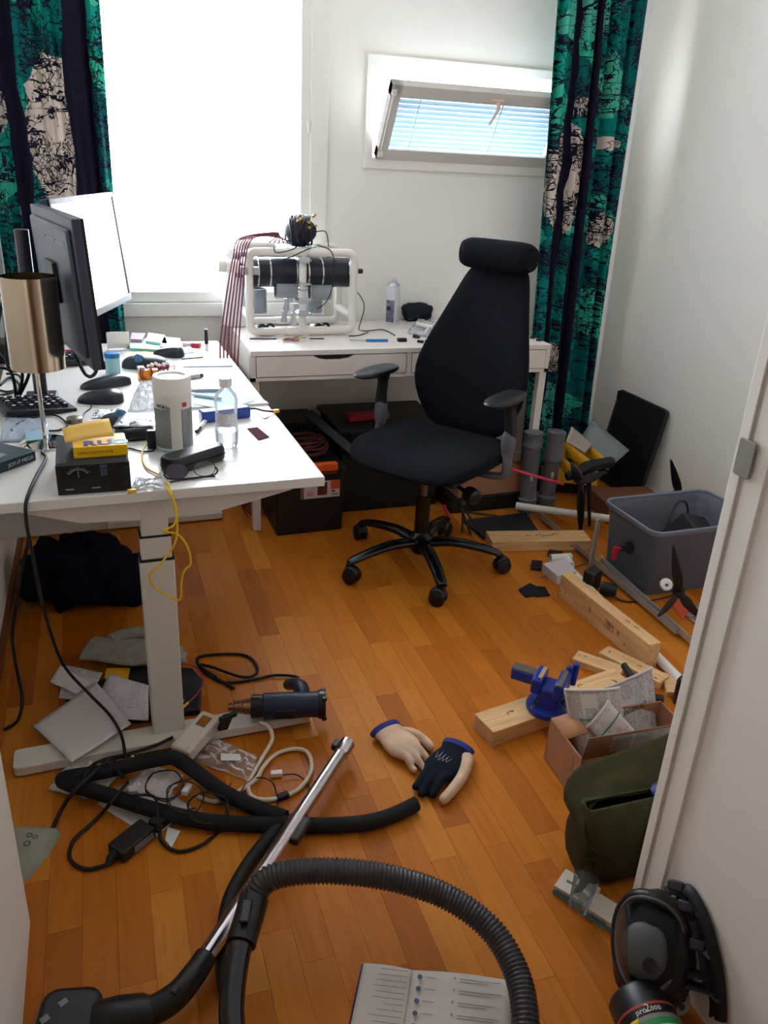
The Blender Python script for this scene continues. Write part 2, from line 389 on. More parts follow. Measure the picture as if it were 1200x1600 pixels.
sf = sash('sash_frame', [((0, -.02, 0), (SW, .025, .05)), ((0, -.02, SH - .05), (SW, .025, SH)), ((0, -.02, 0), (.045, .025, SH)), ((SW - .045, -.02, 0), (SW, .025, SH))], SG)
sash('pane', [((.04, -.012, .045), (SW - .04, -.009, SH - .045))], GLASS, bevel=0)
sash('pane', [((.04, .020, .045), (SW - .04, .023, SH - .045))], GLASS, bevel=0)
SLAT = mat('blind_slat', (196, 216, 228), .5)
for i in range(11):
    z = .060 + i * .0218; b = MB(); b.box((SW / 2, .006, z), (SW - .1, .0185, .0012), RX(math.radians(58))); b.v = [sm_ @ p for p in b.v]; b.build('slat', SLAT, w2, world=True, smooth=False)
for x in (.14, .52): sash('ladder_cord', [((x - .003, -.006, .05), (x + .003, -.004, SH - .05))], TRIMW, bevel=0)
b = MB(); b.box((.475, -.028, SH - .032), (.055, .014, .014)); b.sweep([(.475, -.036, SH - .03), (.478, -.05, SH - .05), (.462, -.048, SH - .125)], [.009, .008, .0045], 8); b.v = [sm_ @ p for p in b.v]
b.build('window_handle', mat('handle_beige', (222, 196, 176), .4), w2, world=True, bevel=.001)
b = MB(); b.cyl((.012, -.022, .03), (.012, -.022, SH - .03), .003); b.box((.012, -.024, .03), (.02, .01, .02)); b.box((.012, -.024, SH - .03), (.02, .01, .02)); b.v = [sm_ @ p for p in b.v]; b.build('stay', TRIMW, w2, world=True)
# jamb at the entry
dj = bpy.data.objects.new('door_1', None); COL.objects.link(dj); dj.location = (.97, .96, 0); struct(dj, 'white door jamb with strike plate')
MB().b2((.958, .978, 0), (.975, 1.0, 2.1)).build('jamb_rebate', TRIMW, dj, world=True, bevel=.0015)
MB().b2((.962, .930, 0), (.975, .972, 2.1)).build('jamb', TRIMW, dj, world=True, bevel=.0015)
MB().sweep([(.966, .975, .01 + .02 * i) for i in range(105)], lambda t: .0042 + .0007 * math.sin(t * 900), 8).build('rubber_seal', mat('seal_white', (200, 196, 184), .6), dj, world=True)
b = MB(); b.prism(rbox(.036, .062, .005), 0, .003, frame((.957, .974, 1.062), (0, 1, 0), (0, 0, 1)) @ Matrix.Rotation(PI, 4, 'Y')); b.build('strike_plate', mat('brushed_steel', (150, 148, 142), .5, .4, var=.1, vs=60), dj, world=True, bevel=.001)

# ------------------------------------------------------------------ curtains
def curtain_mat(name, whites, trunks, seed):
    k = NB(name); tc = k.n('TexCoord'); s = k.n('SeparateXYZ'); k.l(tc.outputs['Object'], s.inputs[0]); X, Z = s.outputs[0], s.outputs[2]
    P = k.n('CombineXYZ'); k.l(X, P.inputs[0]); k.l(Z, P.inputs[1]); P.inputs[2].default_value = seed; P = P.outputs[0]
    mp = k.n('Mapping'); mp.inputs['Scale'].default_value = (9, 5.5, 1); k.l(P, mp.inputs[0])
    vo = k.n('TexVoronoi'); vo.inputs['Scale'].default_value = 1.0; 
    wz = k.n('TexNoise'); wz.inputs['Scale'].default_value = 9; k.l(P, wz.inputs['Vector']); wa = k.n('VectorMath', operation='MULTIPLY_ADD'); k.l(wz.outputs['Color'], wa.inputs[0]); wa.inputs[1].default_value = (1.3, 1.3, 0); k.l(mp.outputs[0], wa.inputs[2])
    k.l(wa.outputs[0], vo.inputs['Vector'])
    sv = k.n('SeparateColor'); k.l(vo.outputs['Color'], sv.inputs[0])
    ramp = k.n('ValToRGB'); ramp.color_ramp.interpolation = 'CONSTANT'; k.l(sv.outputs[0], ramp.inputs[0]); e = ramp.color_ramp.elements
    e[0].position = 0; e[0].color = lin((0, 104, 106)); e[1].position = .3; e[1].color = lin((2, 130, 124))
    for p, c in ((.55, (16, 156, 140)), (.75, (56, 188, 160)), (.93, (80, 186, 164))): x = e.new(p); x.color = lin(c)
    col = ramp.outputs[0]
    wn = k.noise(P, 14, 4, .6)
    wm = None
    for (x0, z0, rx, rz, th) in whites:                       # pale glades between the trunks
        d = k.math('ADD', k.math('POWER', k.math('DIVIDE', k.math('SUBTRACT', X, x0), rx), 2.0), k.math('POWER', k.math('DIVIDE', k.math('SUBTRACT', Z, z0), rz), 2.0))
        w = k.math('LESS_THAN', k.math('ADD', d, k.math('MULTIPLY', wn, 1.1)), th); wm = w if wm is None else k.math('MAXIMUM', wm, w)
    col = k.mix(wm, col, lin((214, 202, 192)))
    INK = lin((27, 24, 46))
    # twigs: thin crack lines, gathered by a coarse mask
    tw = None
    for sc_, th, sd, lo in ((24, .026, 0, .49), (62, .055, 3, .53), (40, .036, 9, .53), (95, .08, 14, .56)):
        m2 = k.n('Mapping'); m2.inputs['Scale'].default_value = (1.25, .8, 1); m2.inputs['Location'].default_value = (sd, sd * .7, 0); m2.inputs['Rotation'].default_value = (0, 0, .3 + sd * .2); k.l(P, m2.inputs[0])
        ws = k.n('TexNoise'); ws.inputs['Scale'].default_value = 20; k.l(m2.outputs[0], ws.inputs['Vector']); wb_ = k.n('VectorMath', operation='MULTIPLY_ADD'); k.l(ws.outputs['Color'], wb_.inputs[0]); wb_.inputs[1].default_value = (.05, .05, 0); k.l(m2.outputs[0], wb_.inputs[2])
        ve = k.n('TexVoronoi', feature='DISTANCE_TO_EDGE'); ve.inputs['Scale'].default_value = sc_; k.l(wb_.outputs[0], ve.inputs['Vector'])
        ln = k.math('LESS_THAN', ve.outputs['Distance'], th); mk = k.math('GREATER_THAN', k.noise(m2.outputs[0], 7, 3), lo)
        t = k.math('MULTIPLY', ln, mk); tw = t if tw is None else k.math('MAXIMUM', tw, t)
    # dark boughs
    m3 = k.n('Mapping'); m3.inputs['Scale'].default_value = (3.5, 9, 1); m3.inputs['Location'].default_value = (seed, 2, 0); m3.inputs['Rotation'].default_value = (0, 0, .25); k.l(P, m3.inputs[0])
    nb_ = k.noise(m3.outputs[0], 1.6, 4, .55, .6); bough = k.math('LESS_THAN', k.math('ABSOLUTE', k.math('SUBTRACT', nb_, .5)), .016)
    clump = k.math('MULTIPLY', k.math('GREATER_THAN', k.noise(P, 8, 3, .5), .66), k.math('GREATER_THAN', k.noise(P, 90, 2, .5), .44))
    ink = k.math('MAXIMUM', tw, k.math('MAXIMUM', bough, clump))
    for (x0, x1, w0, w1) in trunks:                           # trunk from x0 at the foot to x1 at 2.4 m, half widths w0, w1
        cx = k.math('ADD', x0, k.math('MULTIPLY', Z, (x1 - x0) / 2.4)); hw = k.math('ADD', w0, k.math('MULTIPLY', Z, (w1 - w0) / 2.4))
        d = k.math('ABSOLUTE', k.math('SUBTRACT', k.math('ADD', X, k.math('MULTIPLY', k.math('SUBTRACT', k.noise(P, 3.2, 3), .5), .07)), cx))
        ink = k.math('MAXIMUM', ink, k.math('LESS_THAN', d, hw))
    col = k.mix(ink, col, INK); k.l(col, k.b.inputs['Base Color']); k.b.inputs['Roughness'].default_value = .85; k.b.inputs['Specular IOR Level'].default_value = .2
    tr = k.n('BsdfTranslucent'); k.l(col, tr.inputs[0]); mx = k.n('MixShader'); mx.inputs[0].default_value = .22; k.l(k.b.outputs[0], mx.inputs[1]); k.l(tr.outputs[0], mx.inputs[2]); k.l(mx.outputs[0], k.out.inputs[0])
    return k.m
def curtain(name, x0, x1, xb0, xb1, z0, yc, folds, amp, m, label, seed, lining):
    """hanging cloth from x0..x1 at the rail to xb0..xb1 at the hem"""
    t = T(name, label, 'curtain', ((x0 + x1) / 2, yc, 0), 0, 'printed forest curtains'); cx = (x0 + x1) / 2
    def fn(u, v):
        z = z0 + v * (2.42 - z0); a = xb0 + (x0 - xb0) * v; b = xb1 + (x1 - xb1) * v
        ph = 2 * PI * folds * u + .5 * math.sin(3 * v + seed); y = amp * math.sin(ph) * (.75 + .25 * math.sin(7 * u + seed)) + .012 * math.sin(2 * PI * folds * 2.1 * u + 2 * v)
        return (a + (b - a) * u + .010 * math.sin(ph * .5 + seed) + .006 * math.sin(5 * v + u * 9) - cx, y, z)
    MB().grid(160, 60, fn).build('cloth', m, t, solid=.0015, ang=180)
    def hem(v):
        p = fn(lining[0], v); return p
    MB().grid(3, 60, lambda u, v: (lambda p: (p[0] + lining[1] * (.0 + u), p[1] + .012 * u * 1.6, p[2]))(hem(v))).build('white_hem', mat('curtain_lining', (232, 236, 240), .8), t, solid=.002)
    return t
cm = curtain_mat('forest_print_a', [(.03, 1.50, .11, .30, 1.35), (-.15, 1.62, .05, .16, 1.15), (-.10, 1.22, .025, .05, 1.3)], [(-.06, -.125, .032, .03), (.12, .135, .05, .045)], 3.0)
curtain('window_curtain', -.375, .085, -.36, .10, .30, 3.56, 5, .028, cm, 'teal forest print curtain left of the bright window, dark trunks', 1.0, (0.0, -.006))
cm = curtain_mat('forest_print_b', [(-.05, 1.42, .10, .24, 1.45), (.16, 1.22, .07, .09, 1.3), (-.02, 1.72, .08, .05, 1.1), (.14, 1.58, .07, .04, 1.1), (.0, .62, .08, .09, 1.2)], [(-.02, -.09, .026, .018), (.09, -.0, .03, .012)], 8.0)
curtain('window_curtain', 1.845, 2.27, 1.965, 2.335, .06, 3.455, 5, .030, cm, 'teal forest print curtain hanging in the corner by the right wall', 2.2, (1.0, .036))

# ================================================================== left standing desk
DESKW = mat('desk_white', (226, 224, 220), .32, coat=.15)
LEGW = mat('desk_leg_white', (214, 210, 200), .45)
DZ = .74; DROT = math.radians(1.6)
desk = T('standing_desk', 'white height-adjustable desk crowded with monitors and keyboards', 'desk', (.49, 1.825, 0), DROT)   # origin: below the near right corner
MB().b2((-.80, 0, DZ - .025), (0, 1.61, DZ)).build('tabletop', DESKW, desk, bevel=.002)
def arm_bar(y):
    zb = DZ - .026; P = [(-.72, zb), (-.06, zb), (-.08, zb - .012), (-.26, zb - .052), (-.40, zb - .058), (-.58, zb - .05), (-.70, zb - .012)]
    return MB().prism(P, -.03, .03, frame((0, y, 0), (1, 0, 0), (0, 0, 1)))
for y in (.055, 1.5):
    arm_bar(y).build('support_arm', LEGW, desk, bevel=.002)
    lg = MB().box((-.415, y - .012, .29), (.082, .055, .52)).build('leg', LEGW, desk, bevel=.004)
    MB().box((-.415, y - .012, .583), (.073, .046, .06)).build('middle_stage', LEGW, lg, bevel=.003)
    MB().box((-.415, y - .012, .65), (.064, .038, .08)).build('upper_stage', LEGW, lg, bevel=.003)
    for z in (.552, .614): MB().box((-.415, y - .012, z), (.083 if z < .6 else .075, .056 if z < .6 else .048, .004)).build('glide_ring', mat('black_plastic', (26, 26, 28), .45), lg)
    MB().prism(rbox(.77, .075, .012), .006, .034, Matrix.Translation((-.415, y - .034, 0))).build('foot', LEGW, desk, bevel=.003)
    for x in (-.76, -.07): MB().cyl((x, y - .034, 0), (x, y - .034, .008), .02).build('glide_pad', mat('black_plastic', (26, 26, 28), .45), desk)
MB().b2((-.46, .09, DZ - .075), (-.37, 1.48, DZ - .03)).build('cross_beam', LEGW, desk, bevel=.002)
ct = MB(); ct.b2((-.80, .10, DZ - .13), (-.52, 1.3, DZ - .128)); ct.b2((-.522, .10, DZ - .13), (-.52, 1.3, DZ - .06)); ct.b2((-.80, .10, DZ - .13), (-.52, .102, DZ - .06))
ct.build('cable_tray', mat('tray_grey', (168, 168, 166), .5, .3), desk, smooth=False)

# ================================================================== desk with drawers below the window
d2 = T('drawer_desk', 'white desk with two flat drawers below the window', 'desk', (.525, 3.095, 0), 0)
W2 = mat('drawer_desk_white', (224, 216, 210), .35)
MB().b2((0, 0, .748), (1.31, .585, .768)).build('tabletop', W2, d2, bevel=.0015)
body = MB(); body.b2((0, .018, .652), (.02, .57, .748)); body.b2((1.29, .018, .652), (1.31, .57, .748)); body.b2((0, .02, .648), (1.31, .57, .656)); body.b2((0, .55, .648), (1.31, .57, .748)); body.b2((0, .005, .648), (1.31, .02, .662)); body.b2((.645, .005, .655), (.665, .4, .748)); body.b2((0, .005, .648), (.02, .03, .748)); body.b2((1.29, .005, .648), (1.31, .03, .748))
body.build('frame', W2, d2, smooth=False)
DARK = mat('drawer_hole_shade', (30, 28, 34), .6)
for x0, x1 in ((.023, .642), (.668, 1.287)):
    xm = (x0 + x1) / 2; n = 10; P = [(x0, .665), (x1, .665), (x1, .745)] + [(xm + .085, .745), (xm + .06, .732), (xm + .03, .727), (xm - .03, .727), (xm - .06, .732), (xm - .085, .745)] + [(x0, .745)]
    dr = MB().prism(P, -.008, .008, frame((0, .010, 0), (1, 0, 0), (0, 0, 1))).build('drawer', W2, d2, bevel=.001)
    MB().b2((xm - .09, .024, .72), (xm + .09, .03, .747)).build('hand_hole_shade', DARK, dr, smooth=False)  # dark sheet behind the cut-out, the hole's shade put into its colour
for x, y in ((.018, .03), (1.292, .03), (.018, .55), (1.292, .55)):
    MB().b2((x - .017, y - .017, 0), (x + .017, y + .017, .65)).build('leg', W2, d2, bevel=.002)

# ================================================================== office chair
CF = mat('chair_fabric', (13, 15, 23), .95, var=.14, vs=60, bump=.5, bs=700, spec=.2)
CP = mat('chair_plastic', (19, 20, 25), .42, var=.08, vs=40)
CG = mat('chair_grey_plastic', (88, 90, 96), .45)
CB = mat('chair_base_black', (14, 14, 16), .22)
ch = T('office_chair', 'black fabric office chair with headrest standing before the drawer desk', 'chair', (1.105, 2.655, 0), math.radians(-53))
def R3(v, a): return RZ(a) @ Vector(v)
for wa in (-96, -24, 48, 120, 192):
    a = math.radians(wa + 53 + 90)          # leg drawn along local -Y then turned
    leg = MB(); P = [R3((0, -r, z), a) for r, z in ((.03, .105), (.12, .115), (.22, .104), (.29, .088), (.315, .078))]
    leg.sweep(crom(P, 5), lambda t: .030 - .011 * t, 12, flat=.62); leg.build('leg', CB, ch, ang=60)
    cs = MB(); hub = R3((0, -.315, 0), a); tw = math.radians(wa * 3.1 + 40); ax = R3((1, 0, 0), tw); tr = R3((0, .012, 0), tw)
    cs.cyl(hub + Vector((0, 0, .05)), hub + Vector((0, 0, .08)), .012)
    cs.sweep([hub + tr - ax * .022 + Vector((0, 0, .034)), hub + tr + ax * .022 + Vector((0, 0, .034))], .016, 14)
    for sgn in (-1, 1): cs.lathe([(0, -.009), (.024, -.009), (.03, -.005), (.03, .005), (.024, .009), (0, .009)], hub + tr + ax * (.018 * sgn) + Vector((0, 0, .03)), ax, 22)
    P2 = [hub + tr + R3((0, .026 * math.cos(q), .0), tw) + Vector((0, 0, .038 + .026 * math.sin(q))) for q in [i * PI / 8 - .2 for i in range(9)]]
    cs.sweep(P2, .008, 8, flat=2.4, up=ax); cs.build('caster', CP, ch, ang=50)
b = MB(); b.lathe([(0, .06), (.03, .06), (.045, .085), (.048, .13), (.036, .14), (.028, .15), (.028, .30), (0, .30)], n=24); b.build('gas_lift_sleeve', CB, ch)
MB().lathe([(0, .29), (.014, .29), (.014, .37), (0, .37)], n=16).build('gas_lift_piston', mat('piston_metal', (120, 104, 96), .35, .7), ch)
b = MB(); b.box((0, .02, .412), (.15, .24, .07), top=1.1); b.box((0, .14, .40), (.08, .16, .03)); b.build('tilt_mechanism', CP, ch, bevel=.008)
b = MB(); b.cyl((.07, -.01, .385), (.19, -.06, .375), .008); b.lathe([(0, 0), (.026, .004), (.03, .02), (.028, .05), (.018, .058), (0, .058)], (.18, -.055, .376), (.92, -.38, -.05), 16); b.build('tension_knob', CP, ch)
b = MB(); b.cyl((-.07, .02, .385), (-.24, .01, .375), .006); b.box((-.25, .01, .374), (.05, .025, .008)); b.build('height_lever', CP, ch, bevel=.002)
def seat_fn():
    b = MB(); nu, nv = 40, 12; rows = []
    for j in range(nv + 1):
        ph = -PI / 2 + PI * j / nv
        for i in range(nu):
            a = 2 * PI * i / nu; sg = lambda t, p: math.copysign(abs(t) ** p, t); k = abs(math.cos(ph)) ** .45
            x = .268 * k * sg(math.cos(a), .55); y = .262 * k * sg(math.sin(a), .55)
            if y > .1: x *= 1 - .5 * (y - .1)
            z = .494 + .042 * math.sin(ph) * (1 if ph < 0 else .9)
            z += -.045 * max(0, (-y - .13) / .12) ** 1.6 * .6 + .09 * (x * x) * (ph > 0) * 2 - .006 * (ph > 0)
            b.v.append(Vector((x, y - .02, z)))
    for j in range(nv):
        for i in range(nu): b.f.append((j * nu + i, j * nu + (i + 1) % nu, (j + 1) * nu + (i + 1) % nu, (j + 1) * nu + i)); b.mi.append(0)
    return b
seat_fn().build('seat', CF, ch, sub=1, ang=180)
MB().box((0, -.01, .455), (.42, .42, .024), top=1.08).build('seat_pan', CP, ch, bevel=.009)
def backrest():
    prof = [(.50, .10), (.535, .165), (.58, .195), (.66, .235), (.74, .245), (.82, .228), (.92, .19), (1.02, .155), (1.09, .132), (1.125, .115), (1.135, .07)]
    b = MB(); n = 28
    for z, w in prof:
        yb = .190 + (z - .52) * .24 + .03 * math.sin((z - .52) / .6 * PI * 1.1) * -1; th = .034 if .53 < z < 1.12 else .014
        for i in range(n):
            a = 2 * PI * i / n; sg = lambda t, p: math.copysign(abs(t) ** p, t); x = w * sg(math.cos(a), .6); y = th * sg(math.sin(a), .7)
            b.v.append(Vector((x, yb + y - .9 * x * x, z)))
    m = len(prof)
    for j in range(m - 1):
        for i in range(n): b.f.append((j * n + i, j * n + (i + 1) % n, (j + 1) * n + (i + 1) % n, (j + 1) * n + i)); b.mi.append(0)
    b.f.append(tuple(range(n - 1, -1, -1))); b.f.append(tuple((m - 1) * n + i for i in range(n))); b.mi += [0, 0]; return b
backrest().build('backrest', CF, ch, sub=1, ang=180)
b = MB(); b.sweep(crom([(0, .16, .40), (0, .25, .45), (0, .262, .6), (0, .30, .9)], 6), .022, 10, flat=.5, up=(0, 1, 0)); b.build('back_bar', CP, ch)
b = MB(); b.sweep([(x, .305 - .5 * x * x, 1.168) for x in [-.145 + i * .0145 for i in range(21)]], lambda t: .056 * (1 - abs(2 * t - 1) ** 8 * .25), 22); b.build('headrest', CF, ch, ang=50)
for s in (-1, 1):
    AXX, AYY = .272, .03
    ar = MB(); ar.ball((AXX * s, AYY - .04, .735), (.046, .125, .016), 20, None, 0, .75); ap = ar.build('armrest', CP, ch)
    q = MB(); q.sweep(crom([(AXX * s, AYY, .725), (AXX * s, AYY + .005, .69), (AXX * s * 1.03, AYY + .01, .62), (AXX * s * 1.02, AYY + .01, .57)], 5), lambda t: .030 - .012 * min(1, t * 3) + .008 * max(0, t - .5), 12, flat=1.2); q.build('arm_post', CP, ap, ang=60)
    q = MB(); q.lathe([(0, -.055), (.018, -.05), (.027, -.01), (.026, .03), (.018, .05), (0, .052)], (AXX * s * 1.02, AYY + .01, .56), (0, 0, 1), 16); q.build('arm_sleeve', CG, ap)
    q = MB(); q.sweep(crom([(AXX * s * 1.02, AYY + .01, .53), (AXX * s * 1.03, AYY + .01, .455), (AXX * s * .9, AYY, .432), (.10 * s, .02, .428)], 6), .014, 10, flat=2.0, up=(0, 1, 0)); q.build('arm_bracket', CG, ap)
for o in list(ch.children):
    if o.name.split('.')[0] in ('seat', 'seat_pan', 'armrest', 'tilt_mechanism', 'tension_knob'): o.location = (.018, .024, 0)
    if o.name.split('.')[0] in ('backrest', 'headrest', 'back_bar'): o.location = (.036, .048, -.004)
# ================================================================== things on the standing desk
BLK = mat('black_plastic', (26, 26, 28), .45)
SAT = mat('satin_black', (20, 21, 24), .3)
CHR = mat('chrome', (215, 210, 205), .08, 1)
STEEL = mat('steel', (170, 170, 168), .3, .9)
WPL = mat('white_plastic', (228, 226, 222), .4)
PAPER = mat('paper_white', (226, 225, 224), .75)
CLEAR = film_mat('clear_bag', (248, 249, 250), .93, .12)
RUB = mat('black_rubber', (18, 18, 20), .6)
REDW = mat('red_wire', (150, 24, 40), .5)
def D(px, py, h=0.0): return F(px, py, DZ + h)
# ---- monitors
MBK = mat('monitor_back', (58, 64, 80), .42, var=.06, vs=8)
def monitor(label, near, far, zb, zt, tilt, screen, bezel, arm_y):
    """near and far are the two ends (x, y) of the panel; the screen looks to the right of near->far"""
    n, f = Vector(near + (0,)), Vector(far + (0,)); u = (f - n).normalized(); L = (f - n).length; a = math.atan2(u.y, u.x)
    t = T('monitor', label, 'monitor', (n.x, n.y, zb), a)                       # local x along the panel, screen to -y
    H = zt - zb; S = Matrix.Rotation(-tilt, 4, 'X')
    def part(b, nm, m, bv=.003, par=None):
        b.v = [S @ p for p in b.v]; return b.build(nm, m, par or t, bevel=bv)
    bz = part(MB().b2((0, 0, 0), (L, .022, H)), 'housing', MBK if bezel is None else bezel[0])
    bk = MB().box((L / 2, .026, H / 2), (L * .9, .014, H * .86)); part(bk, 'back_cover', MBK, .012)
    b = MB()
    for lo, hi in (((0, -.006, H - .014), (L, .001, H)), ((0, -.006, 0), (.012, .001, H)), ((L - .012, -.006, 0), (L, .001, H))): b.b2(lo, hi)
    part(b, 'bezel', SAT, .001)
    part(MB().b2((0, -.008, 0), (L, .001, .022)), 'lower_bezel', SAT if bezel is None else bezel[1], .002)
    part(MB().b2((.012, -.001, .022), (L - .012, .0, H - .014)), 'screen', screen, 0)
    for k in range(3): part(MB().b2((L * .12 + k * .11, .0325, H * .82), (L * .12 + k * .11 + .10, .0340, H * .835)), 'vent_slot', SAT, 0)
    part(MB().box((L / 2, .038, H * .52), (.10, .012, .10)), 'mount_plate', BLK, .003)
    return t
monitor('dark monitor nearest the chrome lamp, seen from behind', (-.012, 2.07), (-.125, 2.55), .965, 1.315, math.radians(3), mat('dark_screen', (18, 20, 24), .2), None, 0)
SCR = mat('lit_screen', (236, 240, 255), .25, emit=2.2)
monitor('lit white monitor beside the window with a silver lower edge', (-.085, 2.50), (.092, 2.98), .985, 1.33, math.radians(6), SCR, (MBK, mat('silver_bezel', (176, 180, 186), .35, .6)), 0)
# ---- monitor arm with cables
ma = T('monitor_stand', 'dark monitor arm pole clamped behind the dark monitor', 'monitor stand', (-.20, 2.62, DZ), 0)
b = MB(); b.box((-.20, 2.62, DZ + .01), (.09, .09, .02)); b.build('clamp_base', BLK, ma, world=True, bevel=.004)
MB().cyl((-.20, 2.62, DZ), (-.20, 2.62, 1.24), .02, n=20).build('pole', mat('pole_dark', (38, 34, 44), .35), ma, world=True, bevel=.002)
MB().lathe([(.021, -.03), (.034, -.03), (.036, 0), (.034, .03), (.021, .03)], (-.20, 2.62, 1.08), (0, 0, 1), 20).build('pole_clamp', mat('arm_grey', (120, 126, 136), .3, .7), ma, world=True)
MB().sweep(crom([(-.17, 2.62, 1.08), (-.12, 2.6, 1.085), (-.12, 2.45, 1.13)], 6), .016, 10, flat=1.3).build('arm', BLK, ma, world=True)
MB().sweep(crom([(-.18, 2.64, 1.06), (-.05, 2.75, 1.08), (-.07, 2.77, 1.13)], 6), .014, 10, flat=1.3).build('arm', BLK, ma, world=True)
for i, (dx, h) in enumerate(((0, 1.02), (.02, .98), (-.03, 1.0))):
    cord('monitor_cable', [(-.19 + dx, 2.6, 1.1 - i * .03), (-.26 + dx, 2.55, 1.06), (-.29 + dx, 2.5, h - .1), (-.24 + dx, 2.55, .85), (-.27, 2.6, DZ + .006)], .005, RUB, None, parent=ma)
cord('monitor_cable', [(-.06, 2.34, 1.05), (-.04, 2.26, .98), (-.03, 2.25, .92), (-.06, 2.30, .9), (-.10, 2.36, 1.0)], .005, RUB, None, parent=ma)
# ---- chrome lamp
lp = T('table_lamp', 'chrome table lamp with a tall cylinder shade', 'lamp', (-.172, 2.2, DZ), 0)
MB().lathe([(0, 0), (.062, 0), (.062, .006), (.012, .012), (0, .012)], n=32).build('base', CHR, lp)
MB().cyl((0, 0, .01), (0, 0, .40), .0055, n=14).build('pole', CHR, lp)
SHD = mat('brushed_shade', (205, 184, 160), .16, 1.0, var=.08, vs=6)
MB().lathe([(.063, .205), (.0655, .205), (.0655, .43), (.063, .43), (.063, .205)], (.006, 0, 0), n=48).build('lamp_shade', SHD, lp)
b = MB(); b.cyl((0, 0, .33), (0, 0, .36), .014); [b.cyl((0, 0, .35), (.063 * math.cos(a), .063 * math.sin(a), .35), .0015, n=6) for a in (0.5, 2.6, 4.7)]; b.build('socket', SAT, lp)
cd_ = [D(78, 692, .006), D(66, 706, .006), D(72, 716, .006), D(58, 742, .006), D(46, 768, .008), AY(40, 790, 1.795), AY(42, 822, 1.79), AY(50, 862, 1.80), AY(62, 925, 1.82), F(78, 985, .22), F(100, 1040, .14), F(140, 1085, .09), F(172, 1118, .075), F(190, 1150, .055), F(196, 1190, .03), F(192, 1215, .012)]
cord('lamp_cord', cd_, .0042, RUB, None, parent=lp)
# ---- power supply with meter
pa, pb = D(92, 775), D(205, 766); pv = pb - pa; prz = math.atan2(pv.y, pv.x)
ps = T('bench_power_supply', 'black bench power supply with analogue meter at the desk edge', 'power supply', pa, prz)
PW, PD, PH = pv.length, .21, .074
MB().b2((0, .006, 0), (PW, PD, PH)).build('case', mat('psu_case', (36, 38, 46), .5, var=.1, vs=30), ps, bevel=.003)
MB().b2((-.001, -.001, .001), (PW + .001, .008, PH - .002)).build('front_panel', mat('psu_front', (30, 34, 38), .4), ps, bevel=.002)
fm = frame((0, -.0015, 0), (1, 0, 0), (0, 0, 1))
me_ = MB(); me_.prism(rbox(.078, .030, .002), 0, .001, fm @ Matrix.Translation((.046, .053, 0))); me_.build('meter', SAT, ps)
INKW = mat('ink_white', (190, 190, 196), .6)
b = MB()
for i in range(13):
    a = math.radians(150 - i * 10); r0, r1 = .022, .026 if i % 3 else .028
    b.box((.046 + .5 * (r0 + r1) * math.cos(a), -.0032, .040 + .9 * .5 * (r0 + r1) * math.sin(a) + .002), (r1 - r0, .0004, .0009), RY(-a))
b.sweep([(.046 + .021 * math.cos(math.radians(d)), -.0032, .042 + .019 * math.sin(math.radians(d))) for d in range(25, 156, 10)], .0004, 4); b.build('meter_scale', INKW, ps)
b = MB(); b.box((.046, -.0032, .05), (.0012, .0004, .016)); b.build('meter_needle', INKW, ps)
for z in (.046, .055, .064): MB().box((PW * .64, -.003, z), (.015, .004, .0075)).build('rocker_switch', mat('psu_button', (70, 86, 100), .4), ps, bevel=.001)
for x, z in ((.80, .056), (.92, .056)): MB().lathe([(0, 0), (.0085, 0), (.008, .006), (0, .006)], (PW * x, -.001, z), (0, -1, 0), 16).build('knob', BLK, ps)
for x in (.66, .79, .92): MB().lathe([(0, 0), (.0065, 0), (.006, .008), (.003, .009), (0, .009)], (PW * x, -.001, .022), (0, -1, 0), 14).build('terminal', BLK, ps)
for x, w in ((.10, .018), (.46, .018)): MB().box((PW * x + w / 2, -.0018, .014), (w, .0005, .0022)).build('maker_print', INKW, ps)
# ---- glue box and yellow card on the supply
ub = T('glue_box', 'yellow glue box lying on the power supply', 'box', (ps.location + Vector((.039, .035, PH))), prz + .02)
YEL = mat('box_yellow', (238, 190, 22), .4)
MB().b2((0, 0, 0), (.118, .085, .026)).build('carton', YEL, ub, bevel=.001)
NAVY = mat('print_navy', (22, 34, 120), .5); SKY = mat('print_skyblue', (80, 160, 215), .5); BRN = mat('print_brown', (120, 84, 30), .6)
text('R', .046, NAVY, ub, Matrix.Translation((.022, .008, .0264)), bold=.0022); text('U', .046, NAVY, ub, Matrix.Translation((.053, .008, .0264)), bold=.0022); text('O', .046, SKY, ub, Matrix.Translation((.084, .008, .0264)), bold=.0022)
text('LIIMAVOIDETIIVISTE', .0088, BRN, ub, frame((.008, -.0004, .009), (1, 0, 0), (0, 0, 1)), extrude=.0002)
q = [AY(97, 670, 1.93), AY(170, 654, 1.97), AY(178, 681, 1.925), AY(102, 692, 1.885)]
yc = MB().grid(6, 4, lambda u, v: (q[3].lerp(q[2], u)).lerp(q[0].lerp(q[1], u), v) + Vector((0, 0, .003 * math.sin(PI * u)))).build('yellow_card', mat('card_yellow', (232, 190, 92), .7), world=True, solid=.0025)
tag(yc, 'plain yellow card tilted on top of the glue box', 'card')
